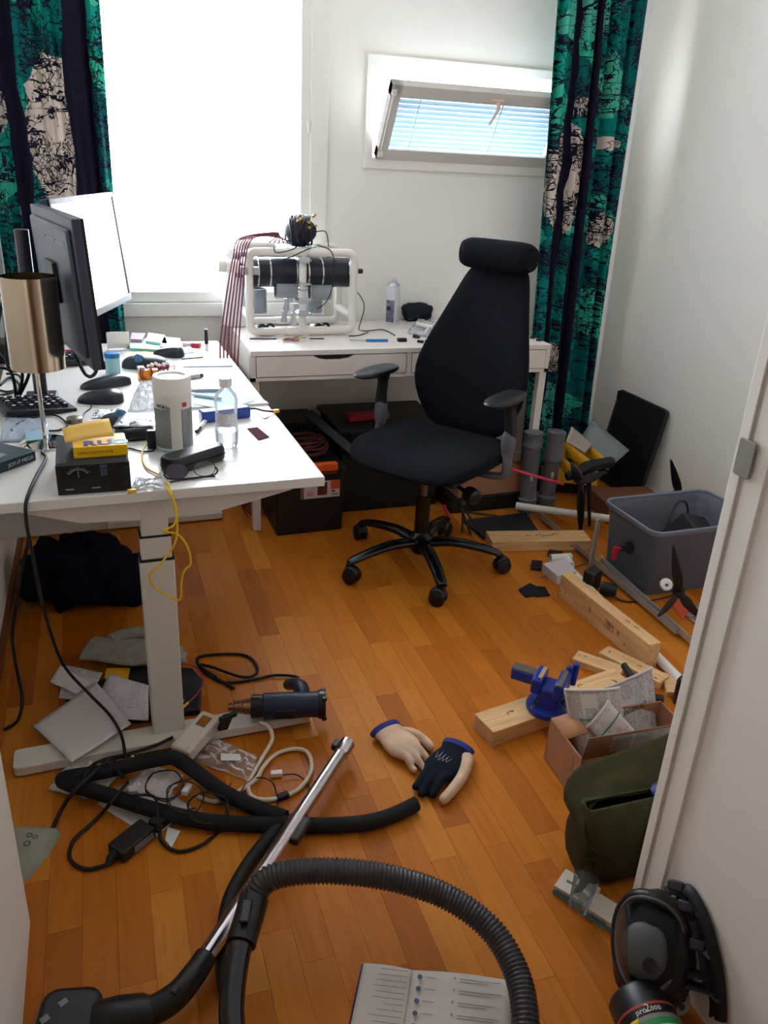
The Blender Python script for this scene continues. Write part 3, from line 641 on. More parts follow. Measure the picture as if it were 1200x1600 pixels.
# ---- dark teal box with lettering, cut by the picture edge
ja, jb = D(13, 736), D(57, 719); ju = (jb - ja); jr = math.atan2(ju.y, ju.x)
jb_ = T('electronics_box', 'flat dark teal box lettered on its spine by the lamp', 'box', ja, jr)
MB().b2((-.09, 0, 0), (ju.length, .13, .026)).build('carton', mat('box_teal', (34, 62, 72), .4, var=.1, vs=20), jb_, bevel=.002)
text('JOY-iT MEGA', .0135, mat('ink_pale', (214, 216, 220), .5), jb_, frame((.002, -.0006, .008), (1, 0, 0), (0, 0, 1)), extrude=.0002)
MB().b2((-.07, .03, .0262), (.03, .11, .0272)).build('cover_picture', mat('cover_grey', (140, 160, 170), .4, var=.3, vs=60), jb_)
# ---- wipes canister
wc = T('wipes_canister', 'tall white wipes canister with grey label blocks', 'canister', D(274, 700), 0)
b = MB(); b.lathe([(0, 0), (.046, 0), (.048, .004), (.048, .152), (.0485, .154), (.0485, .158)], n=40); b.build('body', WPL, wc)
b = MB(); b.lathe([(.0485, .155), (.049, .158), (.049, .192), (.046, .198), (.036, .199), (.034, .194), (0, .194)], n=40); b.build('lid', mat('lid_white', (236, 234, 230), .35), wc)
def wrap(a0, a1, z0, z1, r, m, nm): 
    b = MB(); b.grid(12, 2, lambda u, v: (r * math.cos(math.radians(a0 + (a1 - a0) * u)), r * math.sin(math.radians(a0 + (a1 - a0) * u)), z0 + (z1 - z0) * v), uvs=((a1 - a0) / 57.3 * r, z1 - z0)); return b.build(nm, m, wc, solid=.0003)
GLB = print_mat('grey_label', (138, 140, 142), (104, 106, 110), .006, .2, .6, .5)
wrap(-178, -104, .014, .118, .0484, GLB, 'label_block'); wrap(-70, -20, .014, .118, .0484, GLB, 'label_block'); wrap(-180, 0, .004, .011, .0484, mat('teal_stripe', (150, 200, 204), .5), 'label_stripe')
text('WÜRTH', .013, BLK, wc, frame((-.0425, -.026, .122), (.62, -.78, 0), (0, 0, 1)) @ Matrix.Translation((0, 0, .0006)), extrude=.0006)
b = MB(); b.box((.0260, -.0425, .131), (.010, .002, .011), RZ(math.radians(31))); b.build('red_emblem', mat('emblem_red', (200, 30, 40), .5), wc)
# ---- water bottle
wbt = T('water_bottle', 'small clear water bottle with a white cap', 'bottle', D(355, 697), 0)
PET = film_mat('clear_bottle', (248, 250, 252), .86, .05)
prof = [(.0, .003), (.022, 0), (.029, .006), (.031, .03), (.031, .048), (.0285, .062), (.0285, .10), (.031, .115), (.0315, .13), (.027, .145), (.016, .158), (.0135, .163), (.0135, .17)]
MB().lathe(prof, n=28).build('bottle_body', PET, wbt)
MB().lathe([(.0, .004), (.027, .004), (.0295, .03), (.0295, .046), (0, .046)], n=28).build('water', mat('water', (235, 242, 245), .02, trans=1, ior=1.33), wbt)
b = MB(); b.lathe([(0, .188), (.0155, .188), (.0165, .185), (.0165, .167), (.0145, .165)], n=24); b.build('cap', WPL, wbt)
b = MB(); b.grid(16, 1, lambda u, v: (.0289 * math.cos(math.radians(-200 + 210 * u)), .0289 * math.sin(math.radians(-200 + 210 * u)), .062 + .036 * v), uvs=(.1, .04)); b.build('label', print_mat('bottle_label', (226, 226, 230), (180, 182, 190), .006, .2, .5), wbt)
# ---- glasses case, glasses
ga, gb = D(262, 728, .02), D(340, 704, .02); gu = gb - ga; gr = math.atan2(gu.y, gu.x)
gc = T('glasses_case', 'black leatherette glasses case in front of the canister', 'case', (ga + gb) / 2 - Vector((0, 0, .02)), gr)
LTH = mat('leatherette', (20, 22, 28), .32, bump=.3, bs=500)
GL = gu.length * .5
def case_half(z0, z1, nm):
    b = MB(); n = 36
    for k, (s, z) in enumerate(((.80, z0[0]), (.97, z0[1]), (1.0, z0[2]))):
        for p in rbox(2 * GL * (1.0 if s > .9 else .94) + .02, .062 * s, .025 * s, 8): b.v.append(Vector((p[0], p[1], z)))
    N = len(b.v) // 3
    for j in range(2):
        for i in range(N): b.f.append((j * N + i, j * N + (i + 1) % N, (j + 1) * N + (i + 1) % N, (j + 1) * N + i)); b.mi.append(0)
    b.f.append(tuple(range(N - 1, -1, -1))); b.f.append(tuple(2 * N + i for i in range(N))); b.mi += [0, 0]
    return b.build(nm, LTH, gc, bevel=.003, ang=50)
case_half((.0005, .008, .0185), 0, 'lower_shell'); case_half((.042, .034, .0200), 0, 'lid')
b = MB(); b.sweep([(p[0], p[1], .0192) for p in rbox(2 * GL + .0215, .0635, .026, 8)], .0012, 6, closed=True); b.build('zip', BLK, gc)
MB().sweep([(-GL - .012, -.012, .019), (-GL - .016, -.02, .012), (-GL - .014, -.024, .003)], .0016, 6).build('zip_pull', BLK, gc)
gg = T('eyeglasses', 'thin rimmed eyeglasses lying by the desk edge', 'glasses', D(300, 748), math.radians(4))
RIM = mat('glasses_rim', (24, 22, 26), .3, .3)
LEN = film_mat('lens_clear', (240, 244, 246), .93, .02)
for s in (-1, 1):
    oval = [(.033 * s + .026 * math.copysign(abs(math.cos(a)) ** .8, math.cos(a)), .012 + .014 * math.sin(a) * .75, .019 + .016 * math.sin(a)) for a in [2 * PI * i / 28 for i in range(28)]]
    MB().sweep(oval, .0011, 6, closed=True).build('rim', RIM, gg)
    lb = MB(); lb.add(oval, [tuple(range(28))]); lb.build('lens', film_mat('lens_tint', (110, 100, 116), .5, .05) if s < 0 else LEN, gg)
    MB().sweep(crom([(.060 * s, .012, .02), (.063 * s, .004, .012), (.045 * s, -.004, .005), (-.035 * s, -.010 - .004 * s, .004), (-.055 * s, -.012 - .004 * s, .003)], 5), .0022, 6).build('temple', RIM, gg)
MB().sweep(crom([(-.008, .012, .017), (0, .013, .022), (.008, .012, .017)], 5), .0011, 6).build('bridge', RIM, gg)
# ---- marker pen by the battery, battery with yellow plug
def pen(name, label, a, b_, r, mats, frac=.75, cat='pen', capcol=None):
    o = T(name, label, cat, a, 0); v = (b_ - a)
    MB().cyl(a + Vector((0, 0, r)), a + v * frac + Vector((0, 0, r)), r, n=14).build('barrel', mats[0], o, world=True, bevel=.0008)
    MB().cyl(a + v * frac + Vector((0, 0, r)), b_ + Vector((0, 0, r)), r * 1.02, r * .85, n=14).build('cap', mats[1], o, world=True, bevel=.0008)
    return o
pen('marker_pen', 'short white marker with black cap behind the glasses case', D(324, 657), D(307, 678), .0065, (WPL, SAT), .72)
bt = T('battery_pack', 'blue shrink-wrapped battery behind the water bottle', 'battery', D(352, 655), math.atan2(*(D(390, 646) - D(316, 655)).yx))
L_ = (D(390, 646) - D(316, 655)).length
MB().b2((-L_ / 2, -.018, 0), (L_ / 2, .022, .034)).build('pack', mat('shrink_blue', (16, 62, 150), .3), bt, bevel=.006, bseg=3)
MB().lathe([(0, 0), (.013, 0), (.013, .001), (0, .001)], (-L_ / 2 - .0002, .002, .017), (-1, 0, 0), 16).build('end_cap', mat('cap_cream', (220, 214, 200), .5), bt)
for k, m in ((.004, REDW), (-.004, RUB)):
    cord('lead', [(L_ / 2 - .002, k, .024), (L_ / 2 + .02, k * .6, .022), (L_ / 2 + .045, k * .5 - .004, .014), (L_ / 2 + .075, k * .6 - .006, .008)], .0026, m, parent=None).parent = None if False else bt
for o in [o for o in bpy.data.objects if o.parent == bt and o.name.startswith('lead')]: pass
MB().box((L_ / 2 + .086, -.006, .008), (.022, .014, .010)).build('plug', mat('plug_yellow', (240, 178, 20), .4), bt, bevel=.002)
for k in range(4): MB().sweep(crom([(L_ / 2 - .01, .008 + k * .001, .02), (L_ / 2 + .02, -.012, .01), (L_ / 2 + .03, -.04 - k * .002, .002), (L_ / 2 + .055, -.03, .003)], 5), .0008, 5).build('balance_wire', mat('wire_%d' % (k % 2), ((226, 222, 220), (170, 60, 60))[k % 2], .5), bt)
q = [D(386, 670, .001), D(402, 668, .001), D(421, 683, .001), D(404, 688, .001)]
b = MB(); b.add(q + [p + Vector((0, 0, .0015)) for p in q], [(3, 2, 1, 0), (4, 5, 6, 7), (0, 1, 5, 4), (1, 2, 6, 5), (2, 3, 7, 6), (3, 0, 4, 7)]); tag(b.build('circuit_strip', mat('strip_maroon', (70, 26, 38), .9, spec=.1), world=True, smooth=False), 'small dark maroon strip lying alone on the white desk', 'strip')
# ---- flat things behind the bottle
def slabq(name, pts, h, m, label, cat, z=0.0, bevel=.001):
    P = [D(*p, z) for p in pts]; b = MB(); n = len(P)
    b.add(P + [p + Vector((0, 0, h)) for p in P], [tuple(range(n - 1, -1, -1)), tuple(range(n, 2 * n))] + [(i, (i + 1) % n, n + (i + 1) % n, n + i) for i in range(n)])
    bm_ = b.build(name, m, world=True, bevel=bevel, smooth=False); return tag(bm_, label, cat)
slabq('drawing_board', [(299, 640), (420, 633), (376, 606), (300, 612)], .008, mat('board_white', (216, 214, 212), .5), 'thin white board under the teal sheet', 'board')
slabq('teal_sheet', [(302, 632), (352, 640), (398, 627), (372, 608), (304, 612)], .002, mat('sheet_teal', (120, 176, 190), .5, var=.12, vs=30), 'pale teal plastic sheet lying behind the water bottle', 'sheet', .0082)
slabq('grey_tablet', [(297, 613), (345, 612), (349, 600), (325, 595), (297, 600)], .010, mat('tablet_grey', (168, 172, 180), .4), 'flat grey device behind the canister, on the teal sheet', 'device', .0104)
pen('white_pen', 'long white pen lying on the teal sheet', D(297, 618, .0104), D(346, 625, .0104), .0055, (WPL, WPL), .8)
pen('grey_marker', 'thick grey marker peeking out right of the canister', D(290, 594), D(317, 590), .008, (mat('marker_grey', (150, 154, 160), .5), BLK), .8)
rul = MB().cyl(D(286, 573, .002), D(363, 572, .002), .0022, n=8).build('thin_rod', mat('rod_grey', (150, 160, 176), .4, .5), world=True); tag(rul, 'thin grey rod lying across the white desk', 'rod')
mk = T('upright_marker', 'black capped pen standing upright near the far desk edge', 'pen', D(323, 548), 0)
MB().lathe([(0, 0), (.006, 0), (.006, .03), (0, .03)], n=14).build('barrel', WPL, mk); MB().lathe([(0, .028), (.0075, .028), (.0055, .085), (0, .085)], n=14).build('cap', SAT, mk)
# ---- split keyboards with palm rests, thumb balls
KEY = mat('key_dark', (34, 34, 52), .5); KLG = mat('key_legend', (232, 234, 240), .5)
def keyboard(label, c, rz, w, d, rows, cols, tilt, group):
    t = T('split_keyboard', label, 'keyboard', c, rz, group); S = Matrix.Rotation(tilt, 4, 'Y')
    def part(b, nm, m, par=None, bv=.002):
        b.v = [S @ p for p in b.v]; return b.build(nm, m, par or t, bevel=bv)
    part(MB().b2((-w / 2, -d / 2, .004), (w / 2, d / 2, .020)), 'case', mat('keyboard_case', (30, 32, 40), .45))
    for r in range(rows):
        for c_ in range(cols):
            x = -w / 2 + .015 + (w - .03) * (c_ + .5) / cols; y = -d / 2 + .012 + (d - .024) * (r + .5) / rows
            ky = part(MB().box((x, y, .025), (.0155, .0155, .010), top=.8), 'key', KEY, None, 0)
            if (r + c_) % 2 == 0: part(MB().box((x + .001, y, .0306), (.0085, .0085, .0006)), 'legend', KLG, ky, 0)
    return t
keyboard('dark split keyboard half left of the lamp pole', D(52, 640), math.radians(22), .20, .16, 5, 7, 0.10, 'split keyboard halves')
keyboard('dark split keyboard half below the dark monitor', D(116, 566), math.radians(20), .14, .13, 4, 5, 0.10, 'split keyboard halves')
PALM = mat('palm_rest', (30, 38, 46), .28)
def palm(label, c, rz, l, w, h, name='palm_rest'):
    b = MB(); n = 24
    b.ball((0, 0, 0), (l, w, h), 24, None, 0, .7)
    for i, p in enumerate(b.v): b.v[i] = Vector((p.x, p.y, max(p.z, 0) * (1 + .35 * p.x / l) + .0005))
    return tag(b.build(name, PALM, loc=c, rz=rz, ang=50), label, 'wrist rest', 'padded palm rests')
palm('glossy dark palm rest right of the lamp, in front', D(158, 627), math.radians(-14), .07, .042, .034)
palm('glossy dark palm rest below the blue-lidded jar', D(166, 603), math.radians(22), .085, .034, .030)
TB = mat('trackball_blue', (10, 92, 140), .08, coat=1)
def trackball(label, c, rz, l, w, h, bp, br):
    t = T('trackball_mouse', label, 'trackball', c, rz, 'trackballs with blue balls'); b = MB(); b.ball((0, 0, 0), (l, w, h), 24, None, 0, .8)
    for i, p in enumerate(b.v): b.v[i] = Vector((p.x, p.y, max(p.z, 0) + .0005))
    b.build('shell', mat('trackball_shell', (34, 36, 46), .4), t); MB().ball(bp, br, 20).build('ball', TB, t)
trackball('trackball with blue ball half under the silver foil bag', D(196, 664), math.radians(-35), .075, .042, .034, (-.005, -.012, .034), .017)
trackball('trackball with blue ball behind the orange battery', D(228, 573), math.radians(-10), .085, .05, .042, (-.018, -.03, .036), .018)
palm('black mouse-shaped rest behind the far trackball', D(264, 556), math.radians(-30), .06, .034, .036, 'computer_mouse')
# ---- jar, note, packets
jr_ = T('blue_lidded_jar', 'small clear jar with a blue lid beside the dark monitor', 'jar', D(177, 583), 0)
MB().lathe([(0, 0), (.024, 0), (.025, .004), (.025, .055), (.022, .06)], n=24).build('glass', mat('jar_aqua', (150, 205, 214), .2, alpha=.8), jr_)
MB().lathe([(.0235, .056), (.026, .057), (.026, .070), (.024, .072), (0, .072)], n=24).build('lid', mat('lid_blue', (20, 110, 175), .35), jr_)
pa_, pb_ = D(168, 548), D(203, 545)
pn = MB().grid(10, 8, lambda u, v: pa_.lerp(pb_, u) + Vector((0, .05 * (1 - v) ** 2 - .03 - .02 * math.sin(PI * u), .002 + .075 * v + .004 * math.sin(4 * u)))).build('curled_paper', PAPER, world=True, solid=.0006, ang=180); tag(pn, 'blank white paper curling upright behind the jar', 'paper')
def packet(name, pts, h, col, label, z, cat='packet', print_=True):
    o = slabq(name, pts, h, mat('pk_' + name + str(len(bpy.data.materials)), col, .45, var=.12, vs=40), label, cat, z); return o
packet('mint_packet', [(203, 548), (262, 552), (262, 534), (206, 532)], .012, (120, 190, 176), 'mint green packet at the far end of the desk', 0)
packet('blister_card', [(228, 536), (262, 541), (258, 527), (232, 523)], .010, (200, 222, 226), 'silvery blister card on the mint packet, left one', .0125)
packet('blister_card', [(250, 545), (284, 547), (282, 532), (256, 530)], .010, (206, 226, 234), 'silvery blister card on the mint packet, right one', .0125)
packet('pink_label_packet', [(204, 534), (222, 535), (228, 525), (206, 524)], .012, (196, 130, 150), 'pale pink packet at the back left of the packets', .0125)
packet('turquoise_sleeve', [(258, 559), (304, 552), (298, 543), (262, 549)], .006, (130, 190, 206), 'flat turquoise sleeve in front of the packets', .0)
packet('black_sleeve', [(284, 562), (318, 559), (300, 551), (284, 553)], .004, (40, 42, 50), 'small black foil sleeve right of the turquoise sleeve', .0)
packet('yellow_envelope', [(203, 562), (246, 556), (240, 548), (204, 552)], .003, (226, 180, 70), 'orange edged envelope behind the far trackball', .0)
rc = T('red_connector', 'red and white connector block beside the upright pen', 'connector', D(300, 542), math.radians(-25))
MB().b2((-.035, -.012, 0), (.0, .012, .016)).build('white_half', mat('conn_pink', (226, 190, 194), .5), rc, bevel=.003); MB().b2((0, -.013, 0), (.035, .013, .018)).build('red_half', mat('conn_red', (200, 40, 66), .4), rc, bevel=.003)
# ---- orange battery with leads
ob = T('orange_battery', 'orange battery pack with a tangle of red leads', 'battery', D(232, 592), math.radians(8))
MB().b2((-.032, -.014, 0), (.036, .022, .032)).build('pack', mat('shrink_orange', (240, 150, 20), .35), ob, bevel=.004)
MB().b2((-.033, -.013, .032), (-.01, .02, .043)).build('white_cap', WPL, ob, bevel=.003)
rnd = random.Random(4)
for i in range(12):
    x = -.02 + i * .009; MB().sweep(crom([(x, .005, .034), (x + rnd.uniform(-.01, .01), -.016, .044), (x + rnd.uniform(-.015, .02), -.022, .02), (x + rnd.uniform(-.01, .02), -.02, .003)], 5), .0017, 6).build('lead', REDW if i % 3 else RUB, ob)
for i in range(6): MB().box((.005 + i * .013, .012 + .004 * (i % 2), .040 + .004 * (i % 3)), (.009, .012, .009), Euler((.3 * i, .2 * i, .5 * i))).build('white_plug', WPL, ob, bevel=.001)
# ---- foil bag, pouch, clear bags
def crumple(name, pts, m, label, cat, amp=.012, seed=0, nu=18, nv=14, z=.002, drape=None, base=None, solid=.0004, prt=None):
    P = [base(*p) if base else D(*p) for p in pts]
    def fn(u, v):
        p = (P[0].lerp(P[1], u)).lerp(P[3].lerp(P[2], u), v); e = min(1, 6 * min(u, 1 - u, v, 1 - v) + .15)
        k = Vector((u * 3, v * 3, seed)); n_ = abs(noise.noise(k * 1.4)) + .6 * abs(noise.noise(k * 3.1))
        p = p + Vector((.006 * noise.noise(k * 2), .006 * noise.noise(k * 2 + Vector((5, 5, 5))), z + amp * e * (n_ * 1.3 + .1))); return p
    o = MB().grid(nu, nv, fn, uvs=(1, 1)).build(name, m, prt, world=True, solid=solid, ang=25); return tag(o, label, cat) if label else o
FOIL = mat('foil', (216, 222, 230), .22, .75)
pch = lump((0, 0, 0), (.052, .036, .020), 3, .18, 24, 2.0, .7, None, -.015)
pch.v = [p + D(212, 684) + Vector((0, 0, .0155)) for p in pch.v]; tag(pch.build('black_pouch', mat('pouch_black', (22, 22, 30), .55), world=True), 'soft black pouch under the silver foil bag', 'pouch')
crumple('foil_bag', [(176, 668), (250, 668), (246, 648), (188, 650)], FOIL, 'shiny silver foil bag lying on the black pouch', 'bag', .010, 2, base=lambda x, y: D(x, y, .034))
crumple('clear_bag', [(200, 646), (252, 642), (250, 606), (212, 610)], CLEAR, 'crumpled clear plastic bag left of the canister', 'bag', .03, 5, 22, 18)
crumple('foil_sachet', [(142, 655), (176, 652), (182, 640), (150, 643)], FOIL, 'flat silver sachet behind the yellow card', 'sachet', .006, 9)
crumple('clear_sleeve', [(0, 692), (70, 690), (76, 655), (6, 652)], film_mat('sleeve_clear', (214, 228, 240), .55, .15), 'flat clear plastic sleeve behind the dark teal box', 'sleeve', .008, 12, 24, 16)
slabq('desk_paper', [(0, 735), (12, 738), (6, 748), (0, 752)], .001, PAPER, 'corner of white paper under the dark teal box', 'paper')
slabq('blue_card', [(40, 690), (76, 686), (76, 671), (40, 676)], .002, mat('card_blue', (150, 186, 206), .5), 'pale blue card behind the lamp pole', 'card', .012)
tin = MB().lathe([(0, 0), (.022, 0), (.022, .014), (.019, .016), (0, .016)], D(117, 660), n=20).build('small_tin', mat('tin_metal', (128, 116, 100), .35, .6), world=True); tag(tin, 'small round metal tin behind the yellow card', 'tin')
cord('usb_cable', [D(22, 676, .004), D(18, 670, .004), D(28, 662, .005), D(44, 655, .005), D(72, 648, .006), D(92, 651, .005), D(105, 664, .004), D(92, 672, .004), D(74, 673, .004)], .0028, RUB, 'black cable looping behind the power supply', 'cable')
cord('thin_cable', [D(128, 656, .003), D(132, 645, .003), D(142, 637, .003), D(142, 628, .003)], .0018, RUB, 'thin black lead between the sachet and the palm rest', 'cable')
for i, P in enumerate(([(0, 602), (14, 590), (26, 596), (30, 606), (14, 612), (0, 610)], [(0, 618), (22, 612), (34, 598), (28, 586), (10, 584)])):
    cord('cable_loop', [D(x, y, .005 + .004 * i) for x, y in P], .004, RUB, ('lower', 'upper')[i] + ' black cable loop at the left picture edge behind the lamp shade', 'cable')
rd = T('small_red_box', 'small red and white box behind the far keyboard half', 'box', D(110, 553, 0), math.radians(10)); MB().b2((-.02, -.01, 0), (.02, .01, .018)).build('carton', mat('carton_red', (180, 40, 66), .5), rd, bevel=.001); MB().b2((-.0205, -.0105, .018), (.0205, .0105, .026)).build('carton_top', WPL, rd)
bx = MB().box(D(8, 548, .035), (.09, .12, .07)).build('black_adapter', BLK, world=True, bevel=.006); tag(bx, 'black adapter box left of the lamp shade at the picture edge', 'adapter')
ad = T('cable_adapter', 'small black adapter standing left of the canister', 'adapter', D(239, 700), 0); MB().b2((-.014, -.010, 0), (.014, .010, .05)).build('body', BLK, ad, bevel=.003); MB().sweep(crom([(0, -.008, .004), (-.002, -.03, .003), (-.03, -.03, .003), (-.06, 0, .003), (-.09, .0, .003)], 6), .0022, 6).build('lead', RUB, ad)
# ---- yellow network cable
YW = mat('cable_yellow', (232, 190, 34), .45)
P = [D(246, 688, .01), D(232, 692, .012), D(222, 708, .006), D(228, 730, .004), D(252, 744, .004), D(262, 756, .004), AY(268, 772, 1.805), AY(275, 800, 1.795), AY(277, 828, 1.79), AY(272, 852, 1.785), AY(252, 880, 1.785), AY(234, 900, 1.79), AY(242, 918, 1.80), AY(262, 930, 1.79), AY(281, 937, 1.78), AY(283, 912, 1.78), AY(288, 892, 1.78), AY(298, 880, 1.785), AY(293, 855, 1.79), AY(278, 835, 1.79), AY(256, 830, 1.79), AY(272, 820, 1.79), AY(276, 796, 1.80), AY(268, 776, 1.805), D(256, 760, .005), D(232, 756, .004), D(210, 763, .004)]
yo = cord('network_cable', P, .0026, YW, 'yellow network cable looping down over the desk edge', 'cable')
b = MB(); b.box(D(206, 767, .005), (.02, .010, .008)); b.build('plug', YW, yo, world=True, bevel=.001)
crumple('small_clear_bag', [(203, 782), (258, 779), (262, 750), (214, 755)], CLEAR, 'small clear bag on the desk edge over the yellow cable', 'bag', .02, 21, base=lambda x, y: D(x, min(y, 768), 0))
# ================================================================== things on the drawer desk
Z2 = .768
def D2(px, py, h=0.0): return F(px, py, Z2 + h)
PVC = mat('pvc_white', (226, 222, 214), .35); HULL = mat('hull_black', (24, 26, 40), .35); TGREY = mat('thruster_grey', (142, 150, 158), .45); BAND = mat('band_steel', (190, 192, 196), .25, .9); ALU = mat('aluminium', (186, 190, 194), .3, .85)
rv = T('underwater_robot', 'white pipe frame underwater robot on the drawer desk', 'robot', (.80, 3.45, Z2), 0)
X0, X1, XM, R_ = .572 - .80, 1.012 - .80, .793 - .80, .0165
ZB, ZT = R_ + .002, .338
def pipe_rect(y, nm):
    f = MB(); P = []; r = .03
    for cx, cz, a0 in ((X1 - r, ZT - r, 0), (X0 + r, ZT - r, 90), (X0 + r, ZB + r, 180), (X1 - r, ZB + r, 270)):
        for i in range(6): a = math.radians(a0 + 90 * i / 5); P.append((cx + r * math.cos(a), y, cz + r * math.sin(a)))
    f.sweep(P, R_, 14, closed=True); o = f.build(nm, PVC, rv)
    for z in (.07, .15, .25):
        for x in (X0, X1): MB().cyl((x, y, z), (x, y, z + .045), R_ * 1.13, n=14).build('pipe_socket', PVC, o)
    for x in (-.08, .02):
        for z in (ZT, ZB): MB().cyl((x, y, z), (x + .07, y, z), R_ * 1.13, n=14).build('pipe_socket', PVC, o)
    return o
pf = pipe_rect(-.075, 'front_frame'); pipe_rect(.16, 'rear_frame')
for x in (X0, X1):
    for z in (ZB + .06, ZT - .05): MB().cyl((x, -.075, z), (x, .16, z), R_ * .95, n=14).build('side_pipe', PVC, rv)
MB().cyl((XM, -.077, ZB), (XM, -.077, ZT), R_ * .95, n=16).build('centre_pipe', PVC, rv)
for z, h in ((.095, .05), (.15, .05), (.215, .02), (.31, .05)):
    MB().box((XM, -.085, z), (.046, .05, h * .45)).build('pipe_clamp', ALU, rv, bevel=.003)
    for s in (-1, 1): MB().cyl((XM + .026 * s, -.112, z), (XM + .026 * s, -.06, z), .004, n=8).build('clamp_bolt', STEEL, rv)
MB().sweep([(XM + .02 * math.cos(a), -.077 + .02 * math.sin(a), .19) for a in [i * PI / 10 for i in range(20)]], .002, 6, closed=True).build('hose_clamp', BAND, rv)
for (y, z, xa, xb, r) in ((-.005, .250, X0 + .0, X1 - .0, .060), (.10, .268, X0 - .03, X1 - .06, .056)):
    hl = MB(); hl.lathe([(0, 0), (r * .9, 0), (r, .006), (r, xb - xa - .006), (r * .9, xb - xa), (0, xb - xa)], (xa, y, z), (1, 0, 0), 32); h_ = hl.build('pressure_hull', HULL, rv)
    for x in (.10, .15, .26, .31, .37): MB().lathe([(r * .99, 0), (r * 1.02, 0), (r * 1.02, .006), (r * .99, .006)], (X0 + x - .06, y, z), (1, 0, 0), 32).build('band', BAND, h_)
for x in (X0 - .06, X0 - .03): MB().lathe([(0, 0), (.026, 0), (.026, .05), (.018, .05), (.018, .004), (0, .004)], (x, -.02 + (x - X0) * -.8, .27), (-1, 0, 0), 20).build('camera_port', PVC, rv)
for (c, ax, L) in (((-.11, -.02, .185), (1, 0, 0), .09), ((.035, -.02, .175), (1, 0, 0), .09), ((-.17, .06, .075), (0, 0, 1), .10), ((.075, .06, .075), (0, 0, 1), .09)):
    th = MB(); th.lathe([(.034, 0), (.038, 0), (.038, L), (.034, L), (.034, 0)], c, ax, 24); t_ = th.build('thruster_duct', TGREY, rv)
    mo = MB(); v = Vector(ax); mo.cyl(Vector(c) + v * L * .2, Vector(c) + v * L * .8, .013, n=14); t2 = mo.build('thruster_motor', SAT, t_)
    pr = MB()
    for k in range(3):
        B = basis(ax); a = 2 * PI * k / 3; d = B @ Vector((math.cos(a), math.sin(a), 0)); e = B @ Vector((-math.sin(a), math.cos(a), 0)); o = Vector(c) + v * L * .85
        pr.add([o + e * .004 + v * .003, o - e * .004 - v * .003, o + d * .031 - e * .009 - v * .004, o + d * .031 + e * .009 + v * .004], [(0, 1, 2, 3)])
    pr.build('propeller', BLK, t_, solid=.0015)
for x in (-.165, .075):
    for dx in (-.012, .025): MB().lathe([(.012, 0), (.022, 0), (.022, .012), (.012, .012), (.012, 0)], (x + dx, -.045 + dx * .4, .024), (.5, -.85, .1), 18).build('o_ring', RUB, rv); MB().cyl((x + dx, -.05, .024), (x + dx - .01, -.01, .024), .014, n=12).build('gland', PVC, rv)
for x, z in ((-.06, .12), (-.045, .16), (-.02, .10), (-.03, .06), (-.07, .07)): MB().lathe([(0, 0), (.012, 0), (.014, .01), (.010, .03), (.012, .05), (0, .05)], (x, .0, z - .03), (.1, .1, 1), 12).build('valve_fitting', ALU, rv, bevel=.001)
MB().b2((-.10, -.05, .350), (.06, .04, .357)).build('top_plate', film_mat('acrylic', (225, 236, 240), .7, .05), rv)
for x in (X0 - .02, X0 + .025): MB().box((x, -.077, .265), (.025, .04, .03)).build('bracket', ALU, rv, bevel=.002)
MB().box((X1 + .03, -.07, .265), (.02, .02, .02)).build('knob', SAT, rv, bevel=.004); MB().cyl((X1, -.07, .265), (X1 + .03, -.07, .265), .005).build('knob_stem', SAT, rv)
rnd = random.Random(3)
for i in range(6):
    q = [(.78 - .02 * i, 3.50, 1.13), (.70, 3.47 - .01 * i, 1.155 + .004 * i), AY(396 - 4 * i, 372, 3.36), AY(384 - 4 * i, 402, 3.30), AY(379 - 5 * i, 460, 3.25 - .01 * i), AY(374 - 5.6 * i, 520, 3.18 - .01 * i), AY(372 - 5.6 * i, 556, 3.12), AY(368 - 4 * i, 640, 3.14), (.49, 3.2 + .02 * i, .12), (.53 + .02 * i, 3.25, .006)]
    P = [Vector(p) - rv.location for p in q]
    MB().sweep(crom(P, 8), .0032, 8).build('red_tether', mat('tether_red', (118, 44, 62), .5), rv, ang=180)
for P in ([(-.13, -.09, .358), (-.12, -.10, .338), (-.06, -.10, .35), (-.02, -.06, .365)], [(-.1, -.11, .31), (-.05, -.115, .33), (0, -.10, .35), (.05, -.06, .358)], [(.06, -.05, .365), (.11, -.10, .34), (.115, -.11, .23), (.09, -.11, .15), (.05, -.10, .115)], [(.04, -.03, .41), (.10, -.02, .415), (.11, -.04, .358)]):
    MB().sweep(crom(P, 8), .0022, 6).build('black_lead', RUB, rv, ang=180)
wd = T('white_drum', 'white plastic drum half hidden behind the pipe frame robot', 'drum', (.555, 3.62, Z2), 0)
MB().lathe([(0, 0), (.055, 0), (.06, .005), (.06, .27), (.055, .28), (.05, .30), (.05, .325), (0, .33)], n=28).build('body', mat('drum_white', (226, 224, 226), .4), wd); MB().lathe([(.050, .30), (.053, .30), (.053, .325), (.05, .327)], n=28).build('lid', WPL, wd)
wb_ = T('wire_ball', 'ball of coiled dark wire with brass plugs on the robot', 'wire coil', (.80 - .005, 3.43, Z2 + .357), 0)
rnd = random.Random(9); wb_.scale = (1.3, 1.3, 1.3)
MB().ball((0, 0, .045), (.052, .045, .040), 20).build('core', mat('coil_dark', (20, 22, 36), .6), wb_)
